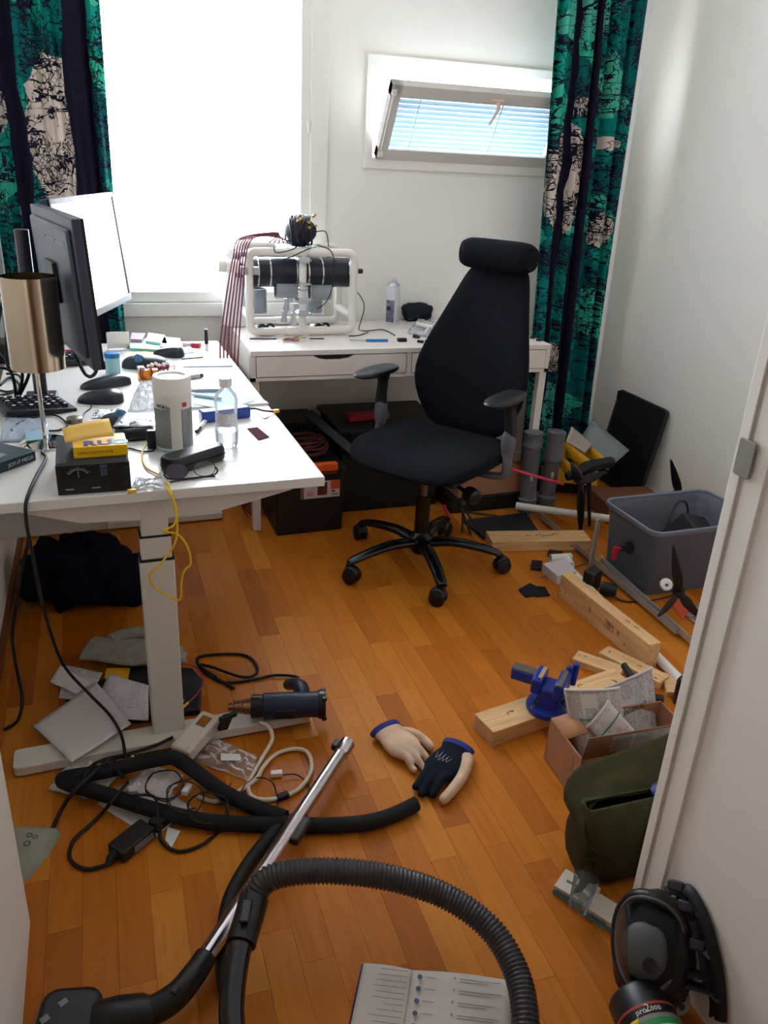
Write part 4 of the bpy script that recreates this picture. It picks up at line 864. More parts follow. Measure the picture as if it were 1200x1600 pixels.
for i in range(26):
    a = rnd.uniform(-.5, .5); B = RZ(rnd.uniform(-.5, .5)) @ RY(PI / 2 + a) ; off = Vector((rnd.uniform(-.02, .02), 0, 0)); r = .047 * math.sqrt(max(.2, 1 - (off.x / .05) ** 2))
    MB().sweep([Vector((0, 0, .046)) + off + B @ Vector((r * math.cos(t), r * 1.0 * math.sin(t), 0)) for t in [2 * PI * k / 26 for k in range(26)]], .0032, 6, closed=True).build('wire_turn', mat('coil_wire', (26, 28, 44), .4), wb_, ang=180)
for x, z in ((-.02, .075), (.012, .07), (.014, .055), (.034, .06), (.03, .092), (-.012, .08)): MB().cyl((x, -.040, z), (x + .002, -.056, z + .006), .0042, n=10).build('brass_plug', mat('brass', (196, 140, 70), .3, .8), wb_)
# small things on that desk
def strip(name, a, b, w, h, m, label, cat):
    A, B = D2(*a), D2(*b); v = B - A; o = MB().box((A + B) / 2 + Vector((0, 0, h / 2)), (v.length, w, h), RZ(math.atan2(v.y, v.x))).build(name, m, world=True, bevel=.001); return tag(o, label, cat)
strip('black_strip', (390, 530), (432, 530), .012, .004, BLK, 'thin black strip left of the small parts bag', 'strip'); strip('black_strip', (484, 530), (506, 530), .012, .004, BLK, 'thin black strip right of the small parts bag', 'strip')
pbg = T('parts_bag', 'clear bag of red and yellow parts before the robot', 'bag', D2(460, 533), 0); rnd = random.Random(12)
for i in range(12): MB().cyl((rnd.uniform(-.05, .05), rnd.uniform(-.012, .015), .004 + .006 * (i % 2)), (rnd.uniform(-.05, .05), rnd.uniform(-.012, .015), .004 + .006 * (i % 3)), .0026, n=6).build('small_part', mat('part_%d' % (i % 4), ((196, 40, 50), (224, 180, 40), (120, 40, 60), (60, 60, 70))[i % 4], .5), pbg)
fl = MB().grid(14, 6, lambda u, v: (-.07 + .14 * u, -.022 + .044 * v, .004 + .018 * math.sin(PI * v) * math.sin(PI * u) ** .5 + .004 * nz((u * 9, v * 6, 0), 1))).build('film', CLEAR, pbg, ang=40)
can = T('air_duster', 'white air duster spray can standing on the drawer desk', 'spray can', D2(612, 506), 0)
MB().lathe([(0, 0), (.032, 0), (.033, .003), (.033, .165), (.030, .172), (.030, .176)], n=28).build('body', mat('can_white', (214, 214, 222), .3), can)
MB().lathe([(.031, .174), (.027, .182), (.016, .190), (.015, .194), (0, .194)], n=28).build('shoulder', ALU, can); b = MB(); b.lathe([(0, .192), (.011, .192), (.010, .212), (0, .214)], n=16); b.box((0, -.012, .209), (.010, .016, .008)); b.build('nozzle', WPL, can)
MB().cyl((-.005, -.012, .209), (-.055, -.018, .216), .0016, n=8).build('straw', WPL, can)
b = MB(); b.grid(10, 2, lambda u, v: (.0333 * math.cos(math.radians(-170 + 75 * u)), .0333 * math.sin(math.radians(-170 + 75 * u)), .012 + .10 * v)); b.build('label_photo', mat('can_photo', (110, 116, 146), .4, var=.6, vs=45), can, solid=.0002)
b = MB(); b.grid(10, 2, lambda u, v: (.0333 * math.cos(math.radians(-82 + 55 * u)), .0333 * math.sin(math.radians(-82 + 55 * u)), .012 + .13 * v), uvs=(.035, .13)); b.build('label_text', print_mat('can_text', (206, 206, 210), (150, 150, 160), .005, .2, .55, .4), can, solid=.0002)
b = MB(); b.lathe([(0, 0), (.011, 0), (.011, .001), (0, .001)], (-.026, -.0215, .075), (-.77, -.64, 0), 14); b.build('label_emblem', mat('can_emblem', (60, 24, 36), .5), can)
lb = lump((0, 0, 0), (.075, .05, .045), 14, .28, 28, 2.4, .8, None, -.035); lb.v = [p + D2(650, 500) + Vector((0, 0, .0355)) for p in lb.v]; tag(lb.build('black_cloth', mat('cloth_black', (22, 26, 40), .9), world=True), 'crumpled black cloth on the desk right of the spray can', 'cloth')
sd = T('screwdriver', 'small screwdriver with bright blue handle', 'screwdriver', D2(588, 531), 0); A = D2(572, 532, .005); B = D2(606, 532, .005); C = D2(546, 531, .004)
MB().cyl(A, B, .0062, n=14).build('handle', mat('handle_blue', (20, 120, 190), .35), sd, world=True, bevel=.0015); MB().cyl(C, A, .0018, n=8).build('shaft', STEEL, sd, world=True)
bk = MB().box(D2(628, 531, .007), (.038, .022, .014)).build('black_module', mat('module_black', (30, 36, 36), .5), world=True, bevel=.001); tag(bk, 'small black block right of the blue screwdriver', 'block')
cord('robot_lead', [AY(555, 452, 3.40), AY(566, 468, 3.42), AY(569, 482, 3.42), AY(563, 505, 3.44), D2(561, 515, .003), D2(572, 517, .003), D2(598, 515, .003), D2(617, 524, .003)], .0022, RUB, 'thin black lead curling from the robot over the desk', 'cable')
cord('robot_lead', [D2(545, 525, .003), D2(560, 524, .003), D2(575, 519, .003)], .0024, RUB, 'short black lead at the right foot of the robot', 'cable')
crumple('parts_sachet', [(636, 521), (672, 529), (690, 506), (652, 500)], film_mat('grey_bag', (206, 208, 212), .45, .2), 'grey plastic bag of parts beside the office chair', 'bag', .022, 31, base=lambda x, y: D2(x, y, 0))
o = MB().cyl(D2(650, 506, .03), D2(676, 512, .02), .010, n=14).build('white_tube', WPL, world=True, bevel=.002); tag(o, 'short white tube lying on the grey plastic bag', 'tube')
for i, (a, b_, lab) in enumerate((((646, 525), (655, 527), 'left'), ((652, 533), (662, 534), 'middle'), ((664, 533), (672, 533), 'right'))):
    A, B = D2(*a, .006), D2(*b_, .006); o = MB().cyl(A, B, .006, n=10).build('black_connector', BLK, world=True, bevel=.001); tag(o, 'small black connector by the grey parts bag, ' + lab + ' of three', 'connector')
for i, (px, py, lab) in enumerate(((832, 529, 'left'), (842, 533, 'right'))):
    o = lump((0, 0, 0), (.014, .010, .008), 40 + i, .2, 12, 2, .8, None, -.006); o.v = [p + D2(px, py) + Vector((0, 0, .0065)) for p in o.v]; tag(o.build('black_scrap', BLK, world=True), 'small black scrap at the far right desk end, ' + lab + ' one', 'scrap')
# ================================================================== floor, left side
# dark clothes under the desk
cl = T('clothes_bundle', 'dark navy clothes bundled on the floor under the desk', 'clothes', F(122, 940), math.radians(-12))
NV = mat('clothes_navy', (20, 24, 40), .95, var=.25, vs=18, bump=.4, bs=120, spec=.15)
lump((0, .04, .098), (.175, .13, .105), 51, .28, 40, 2.2, .75, None, -.098).build('folded_garment', NV, cl, ang=180)
lump((.03, .06, .15), (.095, .08, .075), 57, .35, 30, 2.5, .8).build('garment_hood', NV, cl, ang=180)
lump((.15, .02, .07), (.085, .085, .085), 59, .3, 30, 2.5, .75, None, -.07).build('garment_sleeve', NV, cl, ang=180)
# black case, papers, glove, wires
def floor_slab(name, pts, z0, h, m, label, cat, bevel=.002, grp=None):
    P = [F(p[0], p[1], z0 + h) for p in pts]; n = len(P); b = MB(); b.add([p - Vector((0, 0, h)) for p in P] + P, [tuple(range(n - 1, -1, -1)), tuple(range(n, 2 * n))] + [(i, (i + 1) % n, n + (i + 1) % n, n + i) for i in range(n)])
    bb = bmesh.new(); o = b.build(name, m, world=True, bevel=bevel, smooth=False); bb.from_mesh(o.data); bmesh.ops.recalc_face_normals(bb, faces=bb.faces); bb.to_mesh(o.data); bb.free(); return tag(o, label, cat, grp)
floor_slab('black_case', [(100, 1090), (212, 1122), (312, 1108), (316, 1060), (300, 1042), (200, 1040)], 0, .022, mat('case_black', (20, 23, 32), .5, var=.12, vs=30), 'flat black case lying behind the desk leg', 'case', .006)
DOC = print_mat('form_print', (214, 210, 214), (168, 162, 172), .009, .06, .5, .75, scale=.5)
def sheet(name, pts, zs, m, label, cat='paper', amp=.004, seed=1, grp=None, uv=(.21, .29), base=F, n=14, solid=.0005, prt=None):
    P = [base(p[0], p[1], z) for p, z in zip(pts, zs)]
    o = MB().grid(n, n, lambda u, v: P[0].lerp(P[1], u).lerp(P[3].lerp(P[2], u), v) + Vector((0, 0, amp * (nz((u * 2, v * 2, 0), 1.2, seed) + .5 * math.sin(3 * u + seed)))), uvs=uv).build(name, m, prt, world=True, solid=solid, ang=180)
    return tag(o, label, cat, grp) if label else o
sheet('small_printed_sheet', [(92, 1092), (138, 1096), (160, 1050), (104, 1040)], (.026, .028, .028, .026), print_mat('small_print', (206, 202, 204), (130, 126, 134), .004, .05, .55), 'small printed sheet at the back of the paper pile', uv=(.10, .14), seed=2)
sheet('folded_leaflet', [(78, 1064), (120, 1085), (142, 1066), (94, 1040)], (.033, .034, .034, .033), PAPER, 'folded white leaflet at the left of the paper pile', seed=4)
floor_slab('yellow_note', [(163, 1060), (200, 1060), (203, 1043), (166, 1044)], .0245, .003, mat('note_yellow', (222, 166, 30), .6), 'yellow note on the black case under the glove', 'note', .0005)
sheet('printed_form', [(140, 1120), (232, 1126), (232, 1072), (170, 1052)], (.046, .048, .046, .044), DOC, 'printed form lying on the black case by the desk leg', seed=6)
sheet('blank_sheet', [(52, 1136), (112, 1190), (205, 1130), (150, 1066)], (.030, .054, .058, .052), mat('sheet_white', (214, 210, 212), .75), 'large blank white sheet lying over the desk foot', seed=8)
pk = cord('banana_lead', [F(232, 1063, .03), F(262, 1040, .034), F(300, 1040, .03), F(318, 1062, .012), F(308, 1084, .03), F(294, 1098, .03)], .0022, mat('wire_pink', (176, 50, 84), .5), 'pink lead with yellow plugs on the black case', 'cable')
for a, b_ in (((294, 1098), (283, 1108)), ((286, 1094), (280, 1104))): MB().cyl(F(*a, .03), F(*b_, .03), .0038, n=8).build('yellow_plug', mat('plug_yellow2', (230, 180, 40), .4), pk, world=True)

# ---- gloves
def glove(name, label, cuff, tip, zc, side, mats, fingers=4, curl=0.0, spread=1.0, thumb_m=None, group=None, wid=1.0, logo=False, cuffm=None, thumb=True):
    a, t_ = F(cuff[0], cuff[1]), F(tip[0], tip[1]); v = t_ - a; L = v.length / .235; g = T(name, label, 'glove', a, math.atan2(v.y, v.x) - PI / 2, group)
    b = MB(); zz = zc
    b.sweep([(0, .0, zz), (0, .03, zz), (0, .07, zz), (0, .105, zz * 1.02), (0, .135, zz)], [.046 * wid, .043 * wid, .050 * wid, .052 * wid, .040 * wid], 16, flat=.36, up=(0, 0, 1))
    fx = (-.036, -.012, .012, .034)[:fingers] if fingers == 4 else (-.030, .0, .028)
    fl = ((.068, .082, .086, .07) if fingers == 4 else (.098, .112, .098))
    for x, l in zip(fx, fl):
        P = [(x * wid, .105, zz), (x * wid * 1.08 * spread, .105 + l * .5, zz + .004), (x * wid * 1.2 * spread, .105 + l * .85, zz - .002 - curl * .01), (x * wid * 1.22 * spread, .105 + l, zz - .006)]
        b.sweep(crom(P, 5), lambda q: .0135 - .003 * q, 10); b.ball(P[-1], .0105, 10)
    b.v = [Vector((p.x * L, p.y * L, max(p.z, .001))) for p in b.v]
    b.build('glove_body', mats[0], g, remesh=.0045, sm=4)
    if thumb:
        th = MB(); P = [(.030 * side, .035, zz), (.062 * side, .065, zz + .002), (.075 * side, .11, zz), (.078 * side, .145, zz - .004)] if thumb is True else thumb
        th.sweep(crom(P, 5), lambda q: .0185 - .004 * q, 12); th.ball(P[-1], .0142, 10); th.v = [Vector((p.x * L, p.y * L, max(p.z, .001))) for p in th.v]; th.build('thumb', thumb_m or mats[0], g, remesh=.0045, sm=3)
    if cuffm:
        c_ = MB(); c_.sweep([(0, -.010, zz), (0, .0, zz), (0, .009, zz)], [.050 * wid, .0485 * wid, .0465 * wid], 20, flat=.38, up=(0, 0, 1)); c_.v = [Vector((p.x * L, p.y * L, max(p.z, .0012))) for p in c_.v]; c_.build('cuff', cuffm, g)
    if logo:
        for k in range(4): MB().sweep(crom([((-.018 + .011 * k) * L, (.075 - .004 * k) * L, zz * L + .0215), ((-.010 + .011 * k) * L, (.096 + .003 * (k % 3)) * L, zz * L + .021), ((-.006 + .011 * k) * L, (.076 - .002 * k) * L, zz * L + .0215)], 4), .0006, 5).build('embroidered_mark', mat('thread_grey', (170, 172, 180), .7), g)
    return g
SUEDE = mat('suede_beige', (206, 176, 150), .9, var=.16, vs=25, bump=.3, bs=300, spec=.2); NGL = mat('glove_navy', (18, 24, 36), .9, var=.15, vs=30, bump=.3, bs=400, spec=.2); CUF = mat('cuff_blue', (28, 42, 120), .8)
g1 = glove('work_glove', 'beige palm work glove with blue cuff, palm up on the floor', (603, 1150), (670, 1214), .021, -1, (SUEDE,), 3, .6, .8, group='pair of work gloves', cuffm=CUF, wid=1.2)
g2 = glove('work_glove', 'navy work glove with beige thumb lying back up', (714, 1178), (652, 1254), .021, 1, (NGL,), 3, .4, .75, thumb_m=SUEDE, group='pair of work gloves', cuffm=CUF, wid=1.0, logo=True, thumb=[(-.040, .02, .022), (-.060, .07, .024), (-.066, .13, .02), (-.060, .20, .014)])
GRG = mat('glove_grey', (150, 150, 140), .9, var=.15, vs=30, spec=.2)
gg_ = glove('grey_glove', 'grey cotton glove lying across the black case', (138, 1030), (322, 1046), .042, -1, (GRG,), 4, .3, .7, cuffm=None, wid=.9)

# ---- heat gun
hg = T('heat_gun', 'dark blue heat gun lying on the desk foot', 'heat gun', F(450, 1100, .035), 0)
A, B = F(392, 1104, .075), F(508, 1100, .075); ax = (B - A); L = ax.length
HB = mat('heatgun_blue', (26, 34, 58), .45)
MB().lathe([(0, 0), (.029, 0), (.031, .01), (.031, L * .16), (.036, L * .17), (.037, L * .5), (.034, L * .75), (.036, L * .9), (0, L * .9)], A, ax, 28).build('housing', HB, hg, world=True)
MB().lathe([(.030, .002), (.0325, .002), (.0325, L * .15), (.030, L * .15)], A, ax, 28).build('heat_shield', SAT, hg, world=True)
MB().lathe([(0, L * .9), (.038, L * .9), (.040, L * .93), (.040, L), (.034, L), (.034, L * .97), (0, L * .97)], A, ax, 28).build('rear_cap', SAT, hg, world=True)
for k in range(4): d = basis(ax) @ Vector((math.cos(k * PI / 2 + .6), math.sin(k * PI / 2 + .6), 0)); MB().box(A + ax * .98 + d * .040, (.012, .012, .012), RZ(.3)).build('stand_lug', SAT, hg, world=True, bevel=.002)
MB().lathe([(.022, 0), (.020, -.020), (.018, -.022), (.016, -.045), (.012, -.047), (.012, -.06), (.009, -.062)], A, ax, 24).build('nozzle', mat('nozzle_bronze', (150, 110, 80), .3, .9), hg, world=True)
for h in (-.028, -.036, -.05): MB().lathe([(.016, h), (.0195, h), (.0195, h + .003), (.016, h + .003)], A, ax, 24).build('nozzle_fin', mat('nozzle_bronze', (150, 110, 80), .3, .9), hg, world=True)
hb = A + ax * .70; MB().sweep(crom([hb + Vector((0, .01, .01)), hb + Vector((.005, .05, .02)), hb + Vector((0, .10, .0)), hb + Vector((-.005, .15, -.035))], 5), lambda t: .024 - .004 * t, 14, flat=.85).build('handle', HB, hg, world=True)
MB().box(A + ax * .42 + Vector((0, -.035, -.004)), (.06, .008, .028), RZ(math.atan2(ax.y, ax.x))).build('maker_plate', SAT, hg, world=True, bevel=.003)
cord('power_cord', [hb + Vector((-.005, .15, -.03)), F(465, 1058, .015), F(430, 1055, .008), F(395, 1062, .006), F(350, 1066, .006), F(318, 1048, .006), F(308, 1032, .006), F(320, 1024, .006), F(370, 1022, .006), F(394, 1030, .006), F(402, 1050, .010), F(380, 1058, .012), F(330, 1042, .012), F(312, 1040, .012), F(340, 1060, .006), F(366, 1076, .006)], .0045, RUB, None, parent=hg)
# ---- white inverter box with a gold window, white cable
wx = T('white_adapter', 'white plastic adapter with a gold window leaning on the desk foot', 'adapter', F(284, 1180, 0), 0)
A, B = F(284, 1176, .035), F(330, 1124, .058); v = (B - A); M_ = frame((A + B) / 2, v, Vector((-v.y, v.x, 0)))
bx = MB().box((0, 0, 0), (v.length + .012, .062, .040)); bx.v = [M_ @ p for p in bx.v]; bx.build('case', mat('adapter_white', (206, 198, 184), .45), wx, world=True, bevel=.008, bseg=3)
bx = MB().box((v.length * .28, 0, .0202), (.036, .030, .0012)); bx.v = [M_ @ p for p in bx.v]; bx.build('gold_window', mat('window_gold', (176, 124, 60), .25, .5), wx, world=True)
for s_ in (-1, 1):
    bx = MB().lathe([(0, 0), (.0025, 0), (.0025, .001), (0, .001)], (-v.length * .45, .02 * s_, .020), (0, 0, 1), 8); bx.v = [M_ @ p for p in bx.v]; bx.build('screw', STEEL, wx, world=True)
CRM = mat('cable_cream', (214, 200, 180), .5)
cord('cream_cable', [F(405, 1128, .045), F(420, 1136, .035), F(425, 1155, .015), F(412, 1180, .007), F(398, 1205, .007), F(388, 1225, .007), F(392, 1243, .007), F(412, 1250, .007), F(440, 1246, .007), F(468, 1232, .008), F(486, 1205, .008), F(482, 1178, .008), F(462, 1170, .008), F(432, 1178, .009), F(410, 1200, .014), F(402, 1215, .014), F(380, 1232, .008), F(340, 1252, .007), F(310, 1245, .007)], .0058, CRM, 'thick cream coloured cable coiled on the floor', 'cable')
# ---- black foam tube folded over
fp = [(446, 1278, .02), (400, 1262, .02), (350, 1238, .03), (305, 1205, .045), (276, 1186, .06), (262, 1184, .062), (220, 1192, .05), (160, 1206, .04), (110, 1214, .035), (98, 1219, .035), (112, 1226, .04), (170, 1243, .035), (240, 1265, .028), (320, 1283, .022), (400, 1288, .02), (480, 1290, .018), (560, 1287, .018), (610, 1275, .018), (650, 1256, .018)]
tag(MB().sweep(crom([F(x, y, z) for x, y, z in fp], 6), .0185, 14).build('foam_tube', mat('foam_black', (20, 20, 22), .85, bump=.4, bs=260), world=True, ang=60), 'long black foam pipe sleeve folded over on the floor', 'foam tube')
# ---- packets under the tube
crumple('white_wrap', [(76, 1236), (150, 1252), (200, 1196), (112, 1186)], mat('wrap_white', (206, 202, 196), .5), 'crumpled white wrapper under the fold of the foam tube', 'wrapper', .018, 41, base=lambda x, y: F(x, y, 0), solid=.001)
sheet('backing_card', [(152, 1256), (238, 1312), (300, 1262), (218, 1206)], (.002, .002, .003, .004), mat('card_grey', (196, 190, 186), .6), 'white backing card under the foam tube', amp=.001, seed=12)
crumple('zip_bag', [(196, 1236), (262, 1252), (286, 1212), (232, 1196)], mat('zip_bag_white', (216, 208, 208), .45), 'white padded bag on the backing card', 'bag', .014, 44, base=lambda x, y: F(x, y, .006), solid=.001)
crumple('film_bag', [(300, 1190), (392, 1222), (402, 1184), (330, 1150)], CLEAR, 'crumpled clear film bag beside the white adapter', 'bag', .014, 47, base=lambda x, y: F(x, y, .0))
floor_slab('paper_tag', [(345, 1188), (376, 1188), (375, 1178), (345, 1177)], .022, .001, PAPER, 'white paper tag lying on the film bag', 'tag', .0002)
floor_slab('grey_card_end', [(258, 1312), (268, 1324), (282, 1298), (262, 1292)], .003, .0015, PAPER, 'white card tip below the power adapter', 'card', .0002)
# ---- laptop adapter with cables
pa2, pb2 = F(176, 1338, .016), F(236, 1290, .016); v = pb2 - pa2
la = T('power_adapter', 'black laptop power adapter on the parquet', 'power adapter', (pa2 + pb2) / 2 - Vector((0, 0, .016)), math.atan2(v.y, v.x))
MB().box((0, 0, .0165), (v.length * .86, .052, .031)).build('brick', BLK, la, bevel=.004); MB().box((.012, -.0265, .0165), (v.length * .5, .0008, .018)).build('rating_label', mat('label_grey', (128, 124, 122), .5), la)
MB().sweep([(-v.length * .43, 0, .016), (-v.length * .55, 0, .014), (-v.length * .66, -.004, .008)], [.014, .010, .006], 10).build('cable_boot', RUB, la)
cord('mains_lead', [WM(la) @ Vector((-v.length * .64, -.003, .008)), F(140, 1358, .006), F(118, 1352, .006), F(108, 1336, .006), F(116, 1312, .006), F(140, 1290, .006), F(160, 1270, .012), F(172, 1256, .05), F(186, 1238, .06), F(200, 1222, .06)], .0045, RUB, None, parent=la)
cord('output_lead', [F(236, 1290, .014), F(246, 1296, .04), F(246, 1275, .055), F(244, 1250, .055), F(232, 1242, .05), F(205, 1243, .06)], .0035, RUB, None, parent=la)
cord('black_power_cable', [F(192, 1215, .045), F(180, 1198, .055), F(172, 1186, .055), F(120, 1232, .062), F(98, 1262, .03), F(84, 1290, .008), F(70, 1315, .009), F(48, 1332, .010)], .0052, RUB, 'black cable running from the tube down to the grey pouch', 'cable')
cord('loop_cable', [F(252, 1290, .03), F(250, 1308, .008), F(262, 1324, .006), F(285, 1330, .006), F(318, 1318, .006), F(345, 1294, .008), F(356, 1272, .04), F(352, 1255, .05)], .004, RUB, 'black cable looping below the foam tube', 'cable')
cord('floor_cable', [F(270, 1152, .04), F(240, 1166, .038), F(200, 1178, .036), F(160, 1188, .036), F(140, 1200, .05), F(128, 1222, .06)], .0045, RUB, 'black cable lying along the desk foot', 'cable')
cord('hanging_cable', [AY(0, 802, 1.93), AY(20, 812, 1.93), AY(44, 838, 1.92), AY(36, 880, 1.92), AY(26, 940, 1.94), AY(19, 995, 1.96), F(26, 1045, .12), F(35, 1090, .05), F(28, 1125, .012), F(6, 1140, .006)], .0048, RUB, 'black cable hanging at the left desk end to the floor', 'cable')
pl = T('cable_plug', 'black multi-way cable plug on the white card', 'plug', F(250, 1292, 0), math.radians(40)); MB().b2((-.022, -.015, .003), (.022, .015, .03)).build('body', RUB, pl, bevel=.004)
for s_ in (-1, 1): MB().cyl((-.022, .006 * s_, .016), (-.036, .006 * s_, .016), .0018, n=6).build('pin', STEEL, pl)
WT = mat('tangle_black', (24, 22, 24), .5); rnd = random.Random(21)
for i, lab in enumerate(('left', 'middle', 'right')):
    P = []; cx, cy = 258 + 32 * i, 1225 + 18 * i
    for k in range(9): a = k * 1.3 + i; P.append(F(cx + (26 + 10 * rnd.random()) * math.cos(a), cy + (22 + 8 * rnd.random()) * math.sin(a), .022 + .03 * rnd.random()))
    cord('tangled_lead', P, .0018, WT, 'thin tangled black lead among the packets, %s one' % lab, 'cable', seg=7)
cord('thin_lead', [F(372, 1245, .02), F(385, 1225, .012), F(405, 1215, .018), F(425, 1222, .012), F(432, 1240, .01), F(434, 1262, .006)], .002, WT, 'thin black lead crossing inside the cream cable coil', 'cable')
cord('thin_lead', [F(442, 1211, .012), F(462, 1210, .008), F(478, 1222, .006), F(484, 1240, .006), F(470, 1262, .006), F(448, 1276, .008)], .002, WT, 'thin black lead between the white plug and the chrome tube', 'cable')
cord('red_lead', [F(355, 1232, .01), F(362, 1222, .008), F(352, 1236, .012), F(340, 1232, .008)], .0018, REDW, 'short red lead end by the foam tube', 'cable')
for (x, y, rz, nm, lab, m) in ((432, 1213, -8, 'white_plug', 'small white plug inside the cream cable coil', WPL), (292, 1238, 55, 'white_clip', 'small white clip on the tangled leads', WPL), (442, 1248, 14, 'black_plug', 'small black plug beside the cream cable coil', RUB)):
    o = MB().box((0, 0, .0085), (.030, .016, .014)).build(nm, m, loc=F(x, y, .002 if y < 1230 or y > 1240 else .02), rz=math.radians(rz), bevel=.002); tag(o, lab, 'plug')
o = MB().cyl(F(207, 1182, .045), F(217, 1195, .045), .004, n=8).build('white_peg', WPL, world=True); tag(o, 'short white peg by the tangled cables', 'peg')
blk = MB(); blk.box(F(352, 1128, .075), (.03, .012, .05), Euler((.2, .3, .5))); blk.box(F(356, 1120, .10), (.05, .012, .014), Euler((.1, .0, .4))); tag(blk.build('black_clip', RUB, world=True, bevel=.002), 'black plastic clip behind the white adapter', 'clip')
# ---- grey pouch at the left
gp = T('grey_pouch', 'grey printed pouch at the foot of the left wall', 'pouch', F(58, 1335), 0)
pts = [(20, 1382), (44, 1376), (78, 1334), (96, 1304), (92, 1297), (60, 1294), (18, 1294)]
P = [F(*p) for p in pts]; cc = sum(P, Vector()) / len(P); b = MB(); n = len(P)
b.v = [p for p in P] + [p.lerp(cc, .12) + Vector((0, 0, .012)) for p in P] + [p.lerp(cc, .45) + Vector((0, 0, .017)) for p in P] + [cc + Vector((0, 0, .018))]
for j in range(2):
    for i in range(n): b.f.append((j * n + i, j * n + (i + 1) % n, (j + 1) * n + (i + 1) % n, (j + 1) * n + i)); b.mi.append(0)
for i in range(n): b.f.append((2 * n + i, 2 * n + (i + 1) % n, 3 * n)); b.mi.append(0)
for i in range(len(b.v)): b.v[i].x = max(b.v[i].x, -.385)
b.build('pouch', mat('pouch_grey', (150, 150, 136), .8, var=.1, vs=30), gp, world=True, ang=50)
for (x, y, r) in ((46, 1305, .007), (55, 1308, .006), (42, 1318, .008)): MB().lathe([(r * .6, 0), (r, 0), (r, .0006), (r * .6, .0006)], F(x, y, .0175), (0, 0, 1), 14).build('printed_mark', mat('mark_dark', (70, 70, 66), .7), gp, world=True)
# ---- vacuum cleaner wand, floor head, hose
VB = mat('vacuum_black', (24, 22, 26), .35); TUBE = mat('chrome_tube', (188, 180, 184), .16, 1)
vc = T('vacuum_cleaner_wand', 'chrome vacuum wand with black floor head', 'vacuum wand', F(420, 1350, 0), 0)
A, B = F(302, 1524, .062), F(536, 1172, .054); v = B - A
MB().cyl(A, A + v * .62, .0178, n=24).build('lower_tube', TUBE, vc, world=True); MB().cyl(A + v * .60, B, .0165, n=24).build('upper_tube', TUBE, vc, world=True)
MB().lathe([(.0165, 0), (.0205, .006), (.0205, .05), (.018, .052), (.018, .02), (0, .02)], B - v.normalized() * .02, v, 24).build('collar', TUBE, vc, world=True)
sd = v.cross(Vector((0, 0, 1))).normalized()
MB().box(B + v.normalized() * .004 - sd * .022 + Vector((0, 0, .006)), (.03, .018, .018), RZ(math.atan2(v.y, v.x))).build('lock_clip', VB, vc, world=True, bevel=.004)
MB().box(A + v * .58 + sd * .022 - Vector((0, 0, .004)), (.075, .022, .022), RZ(math.atan2(v.y, v.x))).build('slide_button', VB, vc, world=True, bevel=.005)
P = crom([A + v * .06, A, F(275, 1556, .055), F(240, 1578, .045), F(200, 1590, .04)], 6)
MB().sweep(P, [.0215 + .004 * min(1, i / 14) for i in range(len(P))], 20).build('elbow', VB, vc, world=True)
MB().box(F(280, 1538, .075), (.045, .016, .012), RZ(math.atan2(v.y, v.x))).build('release_tab', VB, vc, world=True, bevel=.004)
nk = MB(); nk.lathe([(0, -.06), (.028, -.06), (.036, -.04), (.038, 0), (.034, .035), (.03, .045), (0, .045)], F(186, 1592, .04), F(120, 1600) - F(200, 1588), 20); nk.build('swivel_neck', VB, vc, world=True)
ha, hb_ = F(95, 1585, 0), F(140, 1660, 0); hd = MB(); hd.prism(rbox(.11, .27, .03), .004, .045, Matrix.Translation(F(92, 1680, 0)) @ Matrix.Rotation(math.radians(-12), 4, 'Z')); hd.build('floor_head', VB, vc, world=True, bevel=.012, bseg=3)
for x, y in ((99, 1566), (70, 1592)): MB().box(F(x, y, .0455), (.015, .012, .0012), RZ(.5)).build('silver_mark', mat('mark_silver', (120, 122, 126), .4, .5), vc, world=True)
hs = T('vacuum_hose', 'grey ribbed vacuum hose arching over the floor', 'hose', F(600, 1480, 0), 0)
hp_ = [(396, 1402, .15), (418, 1374, .175), (468, 1362, .19), (540, 1362, .19), (620, 1374, .17), (700, 1402, .14), (765, 1450, .115), (804, 1512, .095), (820, 1580, .08), (818, 1660, .06), (790, 1760, .05)]
HP = crom([F(x, y, z) for x, y, z in hp_], 60)
Ls = [0]
for i in range(1, len(HP)): Ls.append(Ls[-1] + (HP[i] - HP[i - 1]).length)
N = int(Ls[-1] / .0021); RS = []
j = 0
for i in range(N):
    s_ = Ls[-1] * i / N
    while Ls[j + 1] < s_: j += 1
    RS.append(HP[j].lerp(HP[j + 1], (s_ - Ls[j]) / max(1e-9, Ls[j + 1] - Ls[j])))
MB().sweep(RS, [(.0255 if (i % 4) in (0, 1) else .0222) for i in range(N)], 18).build('ribbed_hose', mat('hose_grey', (60, 56, 60), .36), hs, world=True, ang=180)
P = crom([F(398, 1400, .15), F(388, 1436, .14), F(376, 1476, .13), F(366, 1530, .12), F(362, 1590, .11), F(372, 1670, .10)], 6)
MB().sweep(P[:13], [.0265] + [.029] * 3 + [.0285] * 9, 22).build('cuff', VB, hs, world=True); MB().sweep(P[11:], .0225, 22).build('handle_tube', mat('handle_gloss', (22, 20, 24), .12), hs, world=True)
MB().box(F(384, 1424, .172), (.02, .05, .008), RZ(-.3)).build('cuff_latch', VB, hs, world=True, bevel=.003)
tag(MB().sweep(crom([F(447, 1282, .018), F(420, 1310, .018), F(388, 1350, .018), F(362, 1398, .018), F(352, 1440, .02), F(348, 1500, .022), F(356, 1560, .02)], 8), .016, 14).build('black_hose', RUB, world=True, ang=60), 'plain black hose lying beside the chrome wand', 'hose')
